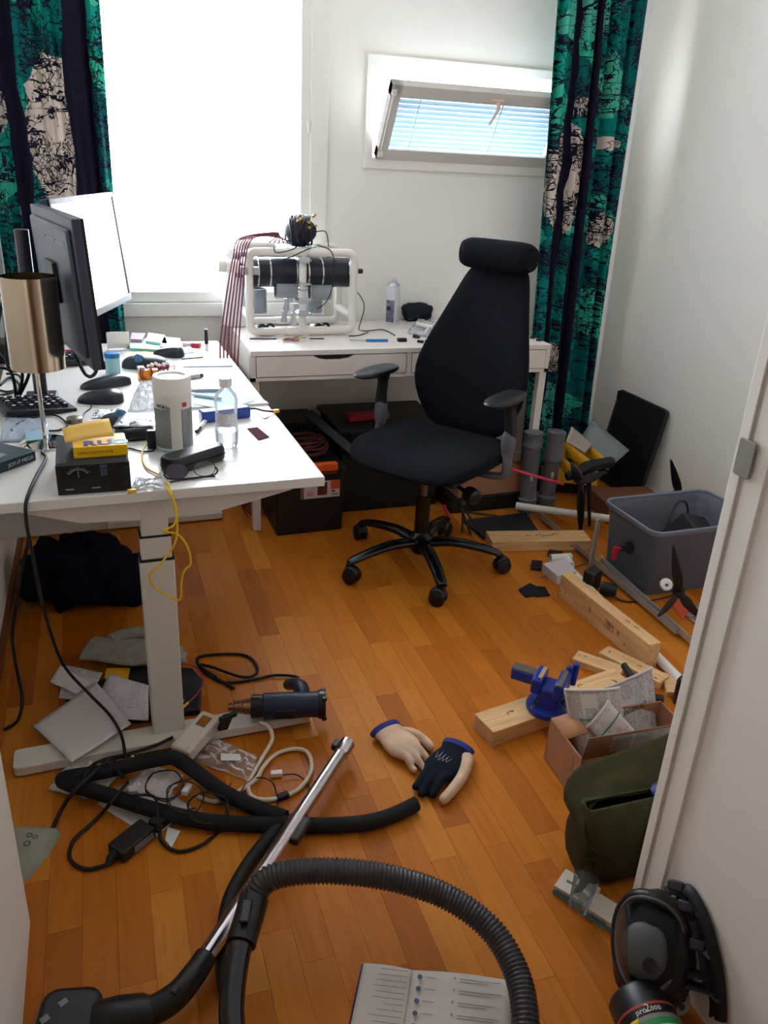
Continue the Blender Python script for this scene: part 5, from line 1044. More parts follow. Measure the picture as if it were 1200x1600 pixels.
# ---- open booklet
bk = T('open_booklet', 'open printed booklet on the floor inside the hose arc', 'booklet', F(690, 1570, 0), 0)
a, c_, e = F(568, 1505, .005), F(645, 1516, .003), F(800, 1533, .006); dn = (F(548, 1600, .005) - a).normalized() * .21
BP = mat('booklet_paper', (202, 194, 186), .6)
def page(p, q, nm, m, h):
    return MB().grid(12, 10, lambda u, v: p.lerp(q, u) + dn * v + Vector((0, 0, h * math.sin(PI * u)))).build(nm, m, bk, world=True, solid=.0012, ang=180)
page(a, c_, 'left_page', BP, .004); page(c_, e, 'right_page', BP, .006)
b = MB(); cz = Vector((0, 0, -.003)); b.add([a + cz - (e - a) * .012, e + cz, e + cz + dn, a + cz + dn - (e - a) * .012], [(0, 1, 2, 3)]); b.build('cover', mat('cover_blue', (44, 42, 96), .5), bk, world=True, solid=.0015)
INK = mat('ink_grey', (140, 134, 138), .7); rnd = random.Random(5)
ux, uy = (e - a).normalized(), dn.normalized()
def line(p0, w, h=.0017, nm='text_line', m=INK): 
    o = MB(); z = Vector((0, 0, .0085)); o.add([p0 + z, p0 + ux * w + z, p0 + ux * w + uy * h + z, p0 + uy * h + z], [(0, 1, 2, 3)]); return o.build(nm, m, bk, world=True, smooth=False)
lw = (c_ - a).length; rw = (e - c_).length
for i in range(12):
    w = lw * (.35 + .3 * rnd.random()); line(a + ux * (lw * .92 - w) + uy * (.012 + i * .012), w)
for i in range(5):
    o = MB().lathe([(0, 0), (.005, 0), (.005, .0006), (0, .0006)], c_ + ux * .016 + uy * (.018 + i * .025) + Vector((0, 0, .0075)), (0, 0, 1), 14); o.build('round_icon', mat('icon_blue', (70, 90, 120), .6), bk, world=True); line(c_ + ux * .026 + uy * (.017 + i * .025), .022)
for i in range(5):
    line(c_ + ux * (rw * .42) + uy * (.01 + i * .025), .003, .005); line(c_ + ux * (rw * .48) + uy * (.012 + i * .025), .07 + .02 * rnd.random()); line(c_ + ux * (rw * .48) + uy * (.018 + i * .025), .05 + .02 * rnd.random())
# ================================================================== below and beside the drawer desk
tb = T('black_toolbox', 'black tool box with orange latch under the drawer desk', 'tool box', (.75, 3.20, 0), math.radians(2))
TBK = mat('toolbox_black', (15, 16, 20), .5, var=.1, vs=20)
b = MB(); b.box((0, 0, .14), (.285, .32, .28), top=1.04); b.build('case', TBK, tb, bevel=.008)
MB().box((0, -.005, .285), (.30, .34, .018)).build('rim', TBK, tb, bevel=.004)
ol = MB(); ol.box((.045, -.172, .300), (.13, .03, .035)); o = ol.build('latch', mat('latch_orange', (236, 96, 20), .45), tb, bevel=.006); MB().box((.07, -.172, .275), (.07, .02, .01)).build('latch_hinge', mat('latch_dark', (140, 50, 14), .5), o, bevel=.001)
lb = MB().b2((-.03, -.166, .16), (.125, -.1645, .235)).build('label', mat('label_white', (206, 200, 200), .5), tb)
MB().b2((.085, -.1665, .195), (.126, -.1664, .235)).build('orange_field', mat('label_orange', (206, 92, 40), .5), lb); MB().b2((.028, -.1666, .172), (.07, -.1665, .228)).build('picture', mat('label_brown', (96, 48, 40), .5, var=.5, vs=80), lb); MB().b2((-.045, -.1662, .16), (-.03, -.166, .235)).build('picture_edge', mat('label_brown2', (130, 80, 66), .5, var=.5, vs=80), lb)
for x, w in ((.09, .014), (.09, .026)): MB().b2((x, -.1668, .17 if w > .02 else .182), (x + w, -.1667, .174 if w > .02 else .19)).build('print', BLK, lb)
MB().b2((-.018, -.1668, .17), (.008, -.1667, .192)).build('stamp', mat('stamp_pink', (206, 140, 140), .5), lb)
rw_ = T('red_wire_coil', 'tangled dark red wire heaped in the black tool box', 'wire coil', (.74, 3.22, .294), 0); rnd = random.Random(8)
for i in range(16):
    r = .06 + .06 * rnd.random(); cx, cy = rnd.uniform(-.04, .05), rnd.uniform(-.04, .06); tl = rnd.uniform(-.35, .35)
    MB().sweep([Vector((cx + r * math.cos(t), cy + r * .8 * math.sin(t), .010 + .05 * i / 16 + abs(tl) * .04 + tl * r * .5 * math.cos(t + i))) for t in [2 * PI * k / 24 for k in range(24)]], .0032, 6, closed=True).build('wire_turn', mat('wire_darkred', (92, 34, 40), .5), rw_, ang=180)
# toolbox lid leaning open, crates
pl = MB().sweep([AY(482, 648, 3.30), AY(556, 712, 3.08)], .026, 4, flat=1.3).build('black_bar', mat('bar_black', (16, 18, 22), .5), world=True, bevel=.006); tag(pl, 'thick black bar leaning between tool box and chair', 'bar')
cr = T('black_crate', 'large black crate standing behind the office chair', 'crate', (1.17, 3.40, 0), 0)
MB().box((0, 0, .19), (.46, .36, .38), top=1.03).build('body', TBK, cr, bevel=.006); MB().box((0, 0, .385), (.50, .40, .02)).build('rim', mat('crate_rim', (22, 26, 32), .5), cr, bevel=.004)
for i in range(14): MB().box((-.225 + i * .0335, -.20, .36), (.006, .008, .035)).build('rib', mat('crate_rim', (22, 26, 32), .5), cr)
ri = MB().box((1.085, 3.33, .4135), (.20, .05, .034), RZ(.12)).build('red_case', mat('case_red', (150, 24, 30), .45), world=True, bevel=.006); tag(ri, 'long red case lying on the black crate', 'case')
rb = T('grille_box', 'dark ribbed box behind the tool box under the desk', 'box', (.72, 3.55, 0), 0)
MB().box((0, 0, .18), (.34, .22, .36)).build('body', TBK, rb, bevel=.005)
for i in range(16): MB().box((-.15 + i * .02, -.112, .335), (.008, .006, .04)).build('rib', mat('rib_grey', (44, 46, 54), .5), rb)
cb = T('cardboard_carton', 'brown cardboard carton behind the office chair', 'box', (1.62, 3.24, .075), math.radians(3))
CARD = mat('cardboard', (164, 116, 84), .8, var=.08, vs=20); CARDD = mat('cardboard_inside', (132, 92, 66), .85)
MB().b2((-.17, -.13, 0), (.15, .14, .11)).build('body', CARD, cb, bevel=.002); fl_ = MB().grid(4, 4, lambda u, v: (-.17 + .32 * u, -.13 + .27 * v, .111 + .02 * v)).build('lid', CARD, cb, solid=.003)
bb = MB().b2((1.43, 3.10, 0), (1.79, 3.39, .074)).build('black_flat_box', TBK, world=True, bevel=.004); tag(bb, 'flat black box under the brown carton', 'box')
floor_slab('black_plate', [(722, 812), (822, 800), (842, 829), (756, 840)], 0, .012, mat('plate_dark', (34, 38, 46), .5, var=.1, vs=20), 'flat dark plate on the floor behind the timber', 'plate', .003)
tp = T('folded_tripod', 'thin black tripod legs lying behind the chair base', 'tripod', F(700, 800), 0)
for a, b_ in (((722, 790, .10), (756, 842, .006)), ((724, 786, .11), (722, 832, .006)), ((726, 800, .10), (776, 806, .08)), ((720, 792, .12), (736, 836, .006))): MB().cyl(F(*a), F(*b_), .005, n=8).build('leg', BLK, tp, world=True)
MB().ball(F(722, 788, .115), .02, 12).build('head', BLK, tp, world=True)
for a, b_, lab in (((800, 733, 3.0), (881, 757, 2.92), 'long bright pink rod in front of the grey pipes'), ((764 - 70, 790, 2.95), (700, 806, 2.95), 'short pink rod end under the chair')):
    o = MB().cyl(AY(*a), AY(*b_), .0065, n=8).build('pink_rod', mat('rod_pink', (222, 40, 92), .4), world=True); tag(o, lab, 'rod')
# ---- grey drain pipes
GP = mat('pipe_grey', (104, 106, 114), .45, var=.05, vs=15)
def drain_pipe(label, base, top, r, seam):
    t = T('drain_pipe', label, 'pipe', base, 0, 'grey drain pipes'); v = top - base; L = v.length
    MB().lathe([(0, 0), (r * 1.12, 0), (r * 1.12, .05), (r * 1.18, .056), (r * 1.18, .066), (r, .075), (r, L * seam), (r * 1.06, L * seam + .004), (r * 1.18, L * seam + .01), (r * 1.18, L * seam + .022), (r * 1.1, L * seam + .028), (r * 1.1, L - .02), (r * 1.16, L - .016), (r * 1.16, L - .002), (r * 1.05, L), (0, L - .003)], base, v, 28).build('tube', GP, t, world=True)
    q = base + v * .42; st = MB(); st.grid(4, 2, lambda u, w: q + basis(v) @ Vector((r * 1.01 * math.cos(-2.0 + .35 * u), r * 1.01 * math.sin(-2.0 + .35 * u), .035 * w))); st.build('sticker', mat('sticker_cream', (200, 190, 160), .6), t, world=True, solid=.0005)
    return t
drain_pipe('grey drain pipe nearer the office chair', Vector((1.792, 3.055, 0)), Vector((1.785, 3.065, .385)), .037, .80)
drain_pipe('grey drain pipe beside the yellow parts organiser', Vector((1.893, 3.065, 0)), Vector((1.905, 3.07, .38)), .037, .62)
# ---- yellow organiser with clear lid
og = T('parts_organiser', 'yellow parts organiser tilted open with a clear lid', 'organiser', (2.15, 3.28, 0), 0)
YO = mat('organiser_yellow', (214, 158, 20), .5)
def tray(c, R, w, d, h, nm):
    b = MB()
    for cc, s_ in (((0, 0, .0015), (w, d, .003)), ((0, -d / 2, h / 2), (w, .004, h)), ((0, d / 2, h / 2), (w, .004, h)), ((-w / 2, 0, h / 2), (.004, d, h)), ((w / 2, 0, h / 2), (.004, d, h))): b.box(R @ Vector(cc) + Vector(c), s_, R)
    return b.build(nm, YO, og, world=True, smooth=False)
Rt = RZ(math.radians(-28)) @ RX(math.radians(-22))
for k, (x, y, z) in enumerate(((2.06, 3.20, .06), (2.10, 3.26, .165))):
    tr_ = tray((x + .03, y, z), Rt, .26, .10, .07, 'tray'); rnd = random.Random(30 + k)
    for i in range(3): MB().box(Rt @ Vector((-.065 + .065 * i, 0, .03)) + Vector((x + .03, y, z)), (.003, .096, .055), Rt).build('divider', YO, tr_, world=True)
    for i in range(10): MB().cyl(Rt @ Vector((rnd.uniform(-.11, .11), rnd.uniform(-.03, .03), .02)) + Vector((x + .03, y, z)), Rt @ Vector((rnd.uniform(-.11, .11), rnd.uniform(-.03, .03), .035)) + Vector((x + .03, y, z)), .006, n=6).build('small_part', mat('og_part%d' % (i % 3), ((90, 70, 60), (150, 130, 110), (60, 56, 60))[i % 3], .5), tr_, world=True)
for Q in ([AY(884, 712, 3.16), AY(930, 750, 3.0), AY(935, 728, 3.02), AY(884, 690, 3.18)], [AY(877, 733, 3.12), AY(899, 757, 3.04), AY(904, 736, 3.05), AY(878, 712, 3.14)], [AY(922, 716, 3.10), AY(950, 735, 3.0), AY(956, 724, 3.0), AY(925, 698, 3.12)]):
    MB().grid(2, 2, lambda u, v: Q[0].lerp(Q[1], u).lerp(Q[3].lerp(Q[2], u), v)).build('drawer_front', YO, og, world=True, solid=.008, bevel=.002)
q = [AY(884, 690, 3.18), AY(914, 708, 3.10), AY(926, 694, 3.16), AY(893, 666, 3.26)]
pl_ = sheet('label_sheet', [(0, 0)] * 4, (0,) * 4, PAPER, None, base=lambda *a: Vector((0, 0, 0)), prt=og) if False else MB().grid(8, 8, lambda u, v: q[0].lerp(q[1], u).lerp(q[3].lerp(q[2], u), v), uvs=(.12, .12)).build('label_sheet', print_mat('label_list', (196, 182, 172), (110, 96, 92), .008, .2, .7), og, world=True, solid=.001)
q2 = [AY(905, 690, 3.22), AY(958, 726, 3.05), AY(982, 704, 3.08), AY(925, 656, 3.30)]
ACR = film_mat('lid_clear', (206, 214, 216), .72, .12)
ld = MB().grid(6, 6, lambda u, v: q2[0].lerp(q2[1], u).lerp(q2[3].lerp(q2[2], u), v)).build('clear_lid', ACR, og, world=True, solid=.003)
MB().sweep(q2, .004, 6, closed=True).build('lid_rim', ACR, ld, world=True)
MB().box((2.10, 3.32, .03), (.26, .20, .055), RZ(-.4)).build('base', mat('organiser_dark', (30, 28, 32), .5), og, world=True, bevel=.004)
# ---- leaning black panel, brown flat carton
lt0, lt1 = Vector((2.458, 3.01, .46)), Vector((2.458, 3.40, .46)); lb0, lb1 = Vector((2.38, 3.03, .004)), Vector((2.38, 3.42, .004))
bp = T('leaning_black_sheet', 'large black metal sheet leaning against the right wall', 'metal sheet', (2.40, 3.22, 0), 0)  # plain black panel, use unknown
MBp = MB(); wv = (lt1 - lt0); up_ = (lt0 - lb0); Mx = frame((lb0 + lb1) / 2 + up_ / 2, Vector((0, 1, 0)), up_)
pn_ = MB(); pn_.prism(rbox(wv.length, up_.length, .022), -.006, .006, Mx); pn_.build('sheet', mat('panel_black', (14, 16, 22), .55, var=.1, vs=12), bp, world=True, bevel=.003)
MB().sweep([Mx @ Vector((p[0], p[1], -.008)) for p in rbox(wv.length - .004, up_.length - .004, .022)], .006, 8, closed=True).build('rolled_edge', mat('panel_edge', (34, 36, 42), .5), bp, world=True)
MB().box(Mx @ Vector((wv.length / 2 - .01, up_.length / 2 - .03, -.014)), (.02, .012, .05)).build('lip', mat('panel_black', (14, 16, 22), .55), bp, world=True, bevel=.005)
bc = T('flat_carton', 'brown flat carton lying before the black panel', 'box', (2.25, 2.93, 0), math.radians(-8)); MB().b2((-.15, -.11, 0), (.15, .11, .09)).build('body', mat('carton_brown', (120, 70, 46), .75, var=.08, vs=20), bc, bevel=.002); MB().b2((-.10, -.1106, .055), (.02, -.1102, .06)).build('print', mat('print_pale', (170, 150, 130), .6), bc)
# ---- translucent storage bin
bn = T('storage_bin', 'translucent grey storage bin holding cables and a black box', 'bin', (2.07, 2.36, 0), math.radians(1))
BINM = film_mat('bin_plastic', (150, 156, 172), .68, .3)
def ring_at(z, w, d, r): return [Vector((p[0], p[1], z)) for p in rbox(w, d, r, 5)]
def loft(rings, close=True):
    b = MB(); n = len(rings[0]); b.v = [p for r in rings for p in r]
    for j in range(len(rings) - 1):
        for i in range(n): b.f.append((j * n + i, j * n + (i + 1) % n, (j + 1) * n + (i + 1) % n, (j + 1) * n + i)); b.mi.append(0)
    if close: b.f.append(tuple(range(n - 1, -1, -1))); b.mi.append(0)
    return b
BW, BD, BH = .475, .315, .275
loft([ring_at(.002, BW - .05, BD - .04, .03), ring_at(.012, BW - .04, BD - .03, .035), ring_at(BH - .04, BW - .008, BD - .008, .035), ring_at(BH - .035, BW, BD, .038), ring_at(BH, BW + .006, BD + .006, .04)]).build('tub', BINM, bn, solid=.0025, ang=50)
rim = loft([ring_at(BH - .002, BW + .004, BD + .004, .04), ring_at(BH + .004, BW + .012, BD + .012, .042), ring_at(BH + .004, BW + .026, BD + .026, .048), ring_at(BH - .012, BW + .028, BD + .028, .048)], False); rim.build('rim', mat('bin_rim', (120, 130, 146), .35, alpha=.9), bn, solid=.003, ang=50)
sw = T('isolator_switch', 'red key isolator switch on the side of the bin', 'switch', (1.83, 2.33, .155), 0)
MB().lathe([(0, 0), (.026, 0), (.026, .006), (.012, .008), (.012, .04), (0, .04)], (1.836, 2.33, .155), (-1, 0, 0), 20).build('base', BLK, sw, world=True); b = MB(); b.cyl((1.80, 2.33, .155), (1.775, 2.33, .155), .007, n=10); b.box((1.772, 2.33, .138), (.012, .022, .055)); b.build('key', mat('key_red', (176, 16, 40), .35), sw, world=True, bevel=.003)
bb_ = MB().box((2.15, 2.37, .15), (.17, .13, .13), Euler((.5, .35, .3))).build('black_module_box', BLK, world=True, bevel=.008); tag(bb_, 'black box lying inside the storage bin', 'box')
bx2 = MB().box((2.05, 2.33, .065), (.28, .2, .11)).build('dark_battery', mat('dark_battery', (24, 26, 32), .5), world=True, bevel=.006); tag(bx2, 'large dark block at the bottom of the storage bin', 'block')
cord('bin_cable', [(1.97, 2.30, .13), (1.99, 2.33, .25), (2.06, 2.38, .30), (2.14, 2.42, .27), (2.16, 2.40, .16)], .004, RUB, 'black cable arching inside the storage bin', 'cable')
cord('bin_cable', [(1.98, 2.28, .125), (2.0, 2.29, .20), (2.06, 2.31, .215), (2.11, 2.33, .19), (2.10, 2.30, .13)], .005, RUB, 'short black cable loop low in the storage bin', 'cable')
yp = T('yellow_plug', 'yellow plug with red wire inside the storage bin', 'plug', (2.05, 2.28, .12), 0); MB().cyl((2.053, 2.285, .12), (2.04, 2.28, .20), .005, n=8).build('red_wire', REDW, yp, world=True); MB().box((2.035, 2.278, .215), (.016, .014, .034), Euler((0, -.3, 0))).build('shell', mat('plug_yellow', (240, 178, 20), .4), yp, world=True, bevel=.003)
# ---- propellers and aluminium rails
def blade(hub, tip, w, nrm, par, m):
    hub, tip = Vector(hub), Vector(tip); v = (tip - hub); s_ = v.cross(Vector(nrm)).normalized(); n_ = s_.cross(v).normalized()
    def fn(u, t):
        ww = w * (math.sin(min(1, t * 1.9 + .25) * PI / 2) * (1 - t ** 2.2 * .85)); a = .6 * (1 - t); return hub + v * t + (s_ * math.cos(a) + n_ * math.sin(a)) * (u - .5) * ww
    return MB().grid(4, 12, fn).build('blade', m, par, world=True, solid=.003, ang=60)
def propeller(label, hub, tips, w, nrm, motor, extra=None):
    t = T('drone_propeller', label, 'propeller', hub, 0, 'black drone propellers'); hub = Vector(hub); d = Vector(nrm).normalized()
    MB().lathe([(0, -.02), (.014, -.02), (.017, 0), (.012, .018), (0, .022)], hub, d, 16).build('hub', SAT, t, world=True)
    MB().lathe([(0, -.06), (.020, -.06), (.022, -.05), (.022, -.025), (.012, -.02), (0, -.02)], hub, d, 18).build('motor', BLK, t, world=True)
    for tp_ in tips: blade(hub, tp_, w, nrm, t, SAT)
    return t
propeller('black propeller standing upright beside the brown carton', AY(908, 752, 2.78), [AY(907, 836, 2.74), AY(892, 722, 2.82), AY(948, 738, 2.84)], .045, (-.3, -.9, .1), None)
propeller('black propeller between the rails and the storage bin', AY(1062, 928, 2.05), [AY(1052, 850, 2.08), AY(1028, 963, 1.98), AY(1096, 968, 2.02)], .040, (-.5, -.8, .15), None)
propeller('black propeller showing behind the storage bin', AY(1062, 775, 2.62), [AY(1048, 718, 2.62), AY(1100, 766, 2.66)], .04, (-.3, -.9, .3), None)
hb3 = AY(1062, 775, 2.62); MB().cyl((hb3.x + .01, hb3.y + .04, 0), (hb3.x + .01, hb3.y + .04, hb3.z), .012, n=12).build('stand', BLK, bpy.data.objects['drone_propeller.002'], world=True)
mm = T('motor_mount', 'black motor mount clamped on the aluminium rail', 'motor mount', F(928, 915, 0), 0); MB().box(F(925, 905, .045), (.06, .05, .08), RZ(.4)).build('clamp', BLK, mm, world=True, bevel=.008); MB().lathe([(0, 0), (.022, 0), (.026, .01), (.026, .05), (.02, .06), (0, .06)], F(938, 918, .035), (.7, -.6, 0), 18).build('motor', RUB, mm, world=True)
m2 = T('motor_bracket', 'black plastic bracket above the upright propeller', 'bracket', AY(925, 740, 2.86), 0); MB().sweep(crom([AY(885, 745, 2.86), AY(905, 738, 2.86), AY(925, 728, 2.88), AY(955, 722, 2.92)], 5), [.018, .02, .022, .022, .024, .026, .028, .030, .030, .030, .028, .026, .026, .026, .026, .024], 10).build('body', RUB, m2, world=True); MB().cyl(AY(920, 750, 2.84), AY(921, 822, 2.80), .011, .007, n=10).build('strut', SAT, m2, world=True)
def rail(label, a, b_, w, h):
    t = T('aluminium_rail', label, 'rail', a, 0, 'aluminium rails'); v = Vector(b_) - Vector(a); Mx = frame((Vector(a) + Vector(b_)) / 2, v, Vector((0, 0, 1)).cross(v))
    b = MB(); b.box((0, -w / 2, 0), (v.length, .003, h)); b.box((0, 0, -h / 2), (v.length, w, .003)); b.v = [Mx @ p for p in b.v]; b.build('angle_profile', mat('rail_alu', (168, 164, 158), .42, .35), t, world=True, smooth=False)
    for s_ in (-.42, 0, .42): q_ = MB().lathe([(0, 0), (.005, 0), (.005, .003), (0, .003)], Mx @ Vector((v.length * s_, .0, -h / 2 + .0015)), (0, 0, 1), 10); q_.build('screw', STEEL, t, world=True)
    return t
rail('long aluminium rail crossing the timber to the right', F(846, 802, .030), F(1062, 985, .03), .03, .025)
rail('aluminium rail in front of the storage bin', F(944, 872, .030), F(1088, 1003, .03), .03, .025)
ub_ = MB(); A, B = F(928, 884, .02), AY(930, 812, F(928, 884, .02).y); ub_.box((A + B) / 2, (.028, .008, (B - A).length), RZ(.5)); ub_ = ub_.build('upright_bar', mat('rail_alu', (168, 164, 158), .42, .35), world=True, bevel=.001); tag(ub_, 'short aluminium bar standing on the long rail', 'bar')
cord('motor_cable', [F(942, 918, .03), F(970, 938, .006), F(1000, 940, .006), F(1030, 936, .01), F(1052, 930, .03)], .003, RUB, 'thin black cable from the motor mount to the propeller', 'cable')
wn = T('white_nut', 'white plastic nut beside the propeller hub', 'nut', F(1040, 915, 0), 0); MB().lathe([(.006, 0), (.020, 0), (.022, .006), (.022, .028), (.018, .034), (.006, .034), (.006, 0)], AY(1040, 912, 2.10), (-.5, -.8, .3), 12).build('nut', WPL, wn, world=True, bevel=.001)
gt = print_mat('speckled_pad', (150, 130, 120), (60, 50, 50), .012, .03, .6); floor_slab('speckled_mat', [(1072, 960), (1096, 985), (1150, 940), (1110, 925)], 0, .006, mat('pad_speckle', (150, 128, 118), .8, var=.7, vs=90), 'speckled mat on the floor before the bin', 'mat')
floor_slab('orange_card', [(1050, 945), (1066, 968), (1076, 955), (1060, 936)], .001, .003, mat('card_orange', (206, 84, 50), .6), 'small orange card under the propeller', 'card', .0005)

# ================================================================== timber and workshop things
PINE = NB('pine_timber'); _v = PINE.mapping('Object', (3, 40, 40)); _n = PINE.noise(_v, 1.6, 5, .6, .6); _r = PINE.n('ValToRGB'); PINE.l(_n, _r.inputs[0]); _r.color_ramp.elements[0].color = lin((188, 146, 96)); _r.color_ramp.elements[0].position = .3; _r.color_ramp.elements[1].color = lin((222, 184, 134)); _r.color_ramp.elements[1].position = .65; PINE.l(_r.outputs[0], PINE.b.inputs['Base Color']); PINE.b.inputs['Roughness'].default_value = .7; PINE = PINE.m
KNOT = mat('knot_brown', (120, 78, 44), .7); PENC = mat('pencil_mark', (96, 74, 56), .8)
def timber(label, pts, h, z0=0.0, marks=(), grp='timber offcuts', nm='timber_offcut'):
    """pts: four top corners in the picture, first edge = long side"""
    P = [F(p[0], p[1], z0 + h) for p in pts]; u = (P[1] - P[0]); L = u.length; w = (P[3] - P[0]).length; c = sum(P, Vector()) / 4
    t = T(nm, label, 'timber', (c.x, c.y, z0), math.atan2(u.y, u.x), grp); MB().b2((-L / 2, -w / 2, 0), (L / 2, w / 2, h)).build('block', PINE, t, bevel=.0015)
    for kind, x, y, s_ in marks:
        if kind == 'k': MB().lathe([(0, 0), (s_, 0), (s_, .0006), (0, .0006)], (L * x, w * y, h), (0, 0, 1), 12, sx=1.6).build('knot', KNOT, t)
        elif kind == 'f': MB().lathe([(0, 0), (s_, 0), (s_, .0006), (0, .0006)], (L * x, -w / 2, h * y), (0, -1, 0), 12, sx=1.3).build('knot', KNOT, t)
        elif kind == 'p': MB().sweep([(L * x + s_ * math.cos(a) * .9, w * y + s_ * math.sin(a) * .5, h + .0004) for a in [i * .5 for i in range(9)]], .0012, 4).build('pencil_mark', PENC, t)
        elif kind == 'q': MB().sweep([(L * x + s_ * math.cos(a * 1.7) * .7, -w / 2 - .0004, h * y + s_ * math.sin(a) * .5) for a in [i * .7 for i in range(12)]], .0009, 4).build('pencil_mark', PENC, t)
    return t, L, w
timber('pine timber lying behind the white charger box', [(770, 847), (926, 845), (912, 827), (756, 830)], .045, 0, [('p', -.1, 0, .012), ('p', .0, .05, .014), ('p', .06, -.05, .014), ('p', .12, 0, .012), ('p', .18, .1, .014), ('f', .3, .5, .004)])
A, B = F(886, 896, .095), F(1024, 1006, .095); u = (B - A); L = u.length; c = (A + B) / 2
tbm = T('timber_beam', 'thick pine beam on edge pointing at the cardboard box', 'timber', (c.x, c.y, 0), math.atan2(u.y, u.x), 'timber offcuts')
MB().b2((-L / 2, -.024, 0), (L / 2, .024, .095)).build('block', PINE, tbm, bevel=.0015)
MB().b2((-L / 2 - .0004, -.0235, .05), (-L / 2 + .03, .0235, .0955)).build('yellow_paint', mat('paint_yellow', (220, 186, 96), .6), tbm)
for x, s_ in ((-.12, .010), (.08, .016), (.10, .014), (.13, .016), (.2, .008)): MB().sweep([(L * x + s_ * .7 * math.cos(a * 1.7), -.0245, .05 + s_ * math.sin(a)) for a in [i * .7 for i in range(11)]], .0009, 4).build('pencil_mark', PENC, tbm)
for x, y in ((.22, .0), (.30, .003)): MB().sweep([(L * x + .008 * math.cos(a), y + .005 * math.sin(a), .0954) for a in [i * .6 for i in range(8)]], .001, 4).build('pencil_mark', PENC, tbm)
for x, z in ((.28, .03), (-.42, .04)): MB().lathe([(0, 0), (.004, 0), (.004, .0006), (0, .0006)], (L * x, -.024, z), (0, -1, 0), 10).build('knot', KNOT, tbm)
timber('short pine stick left of the other stick, behind the vise', [(894, 1028), (968, 1054), (976, 1042), (906, 1016)], .024, 0, [('k', -.42, 0, .002), ('k', -.3, .1, .002)])
timber('longer pine stick with dark end lying near the clamp', [(938, 1020), (1034, 1068), (1042, 1054), (950, 1008)], .026, .0, [('k', -.4, 0, .003), ('p', .1, 0, .008), ('k', .4, -.3, .004)])
timber('pine offcut under the black clamp', [(1034, 1078), (1066, 1082), (1068, 1056), (1046, 1052)], .018, 0)
vb, vL, vw = timber('pine board carrying the blue vise', [(770, 1146), (990, 1070), (956, 1042), (745, 1115)], .050, 0, [('p', -.32, .05, .012), ('k', -.30, .1, .003), ('p', .2, .2, .01)])
# ---- blue vise
VBL = mat('vise_blue', (14, 44, 140), .38, var=.08, vs=40); VGR = mat('vise_steel', (110, 106, 102), .42, .7)
vz = T('bench_vise', 'small blue bench vise screwed onto a pine board', 'vise', F(856, 1106, .052), math.radians(-16))
# local x: along the board to the right, local y: away
MB().lathe([(0, 0), (.062, 0), (.064, .004), (.062, .014), (.040, .020), (.036, .03), (0, .03)], (.0, 0, 0), n=32).build('swivel_base', VBL, vz)
for a in (200, 320, 80): MB().lathe([(0, .014), (.008, .014), (.008, .020), (0, .021)], (.052 * math.cos(math.radians(a)), .052 * math.sin(math.radians(a)), 0), n=6).build('base_bolt', STEEL, vz)
b = MB(); b.box((.004, 0, .052), (.062, .082, .055), RZ(-.5), top=.9); b.build('body', VBL, vz, bevel=.006)
MB().box((.026, -.012, .085), (.030, .098, .05), RZ(-.5), top=.92).build('fixed_jaw', VBL, vz, bevel=.005)
MB().box((.027, -.012, .112), (.014, .100, .006), RZ(-.5)).build('jaw_plate', VGR, vz, bevel=.001)
MB().box((-.030, .020, .083), (.030, .090, .045), RZ(-.5), top=.92).build('moving_jaw', VBL, vz, bevel=.005)
MB().box((-.024, .018, .107), (.012, .06, .006), RZ(-.5)).build('jaw_plate', mat('jaw_beige', (170, 140, 116), .5, .3), vz, bevel=.001)
b = MB(); b.box((-.062, .044, .082), (.085, .040, .034), RZ(-.5)); b.build('slide', VBL, vz, bevel=.004); MB().box((-.062, .044, .1005), (.084, .034, .004), RZ(-.5)).build('slide_top', VGR, vz, bevel=.001)
MB().cyl((.03, -.02, .06), (.075, -.045, .06), .010, n=14).build('screw', VGR, vz)
for d in (-.012, .012): MB().cyl((.062 + d * .9, .030 + d * .6, .055), (.066 + d, .034 + d * .6, .125), .0095, n=12).build('handle_bar', VBL, vz, bevel=.003)
MB().prism([(-.02, 0), (.02, 0), (.014, -.028), (-.014, -.028)], -.05, -.02, frame((.014, -.030, .045), (.88, -.48, 0), (0, 0, 1))).build('lower_web', VBL, vz, bevel=.003)
# ---- clamp, glue bottle
cp = T('spring_clamp', 'black one-hand clamp lying over the pine sticks', 'clamp', F(985, 1080), 0)
for P in ([F(936, 1062, .035), F(960, 1070, .037), F(982, 1080, .038), F(1005, 1088, .036)], [F(975, 1040, .052), F(985, 1056, .050), F(994, 1072, .045), F(1012, 1088, .038), F(1034, 1094, .03)]): MB().sweep(crom(P, 5), lambda t: .0105 + .004 * t, 10, flat=1.2).build('handle', BLK, cp, world=True)
MB().box(F(1008, 1085, .05), (.06, .035, .02), RZ(-.5)).build('head', BLK, cp, world=True, bevel=.006)
for x, y in ((1003, 1083), (1012, 1087)): MB().lathe([(0, 0), (.004, 0), (.004, .002), (0, .002)], F(x, y, .060), (0, 0, 1), 10).build('rivet', STEEL, cp, world=True)
MB().sweep([F(990, 1090, .04), F(1002, 1096, .04)], .006, 10).build('yellow_pad', mat('pad_yellow', (214, 180, 30), .5), cp, world=True)
gb_ = T('glue_bottle', 'dark glue bottle with a white nozzle tip', 'bottle', F(1064, 1098), math.radians(0))
MB().lathe([(0, 0), (.024, 0), (.026, .004), (.026, .075), (.020, .088), (.012, .094), (0, .094)], n=24).build('body', mat('bottle_dark', (28, 18, 20), .35), gb_)
MB().lathe([(.012, .092), (.012, .10), (.006, .13), (.0045, .16), (0, .16)], n=16).build('spout', BLK, gb_); MB().lathe([(0, .150), (.0068, .150), (.0068, .162), (.005, .185), (.003, .195), (0, .196)], n=16).build('cap', WPL, gb_)
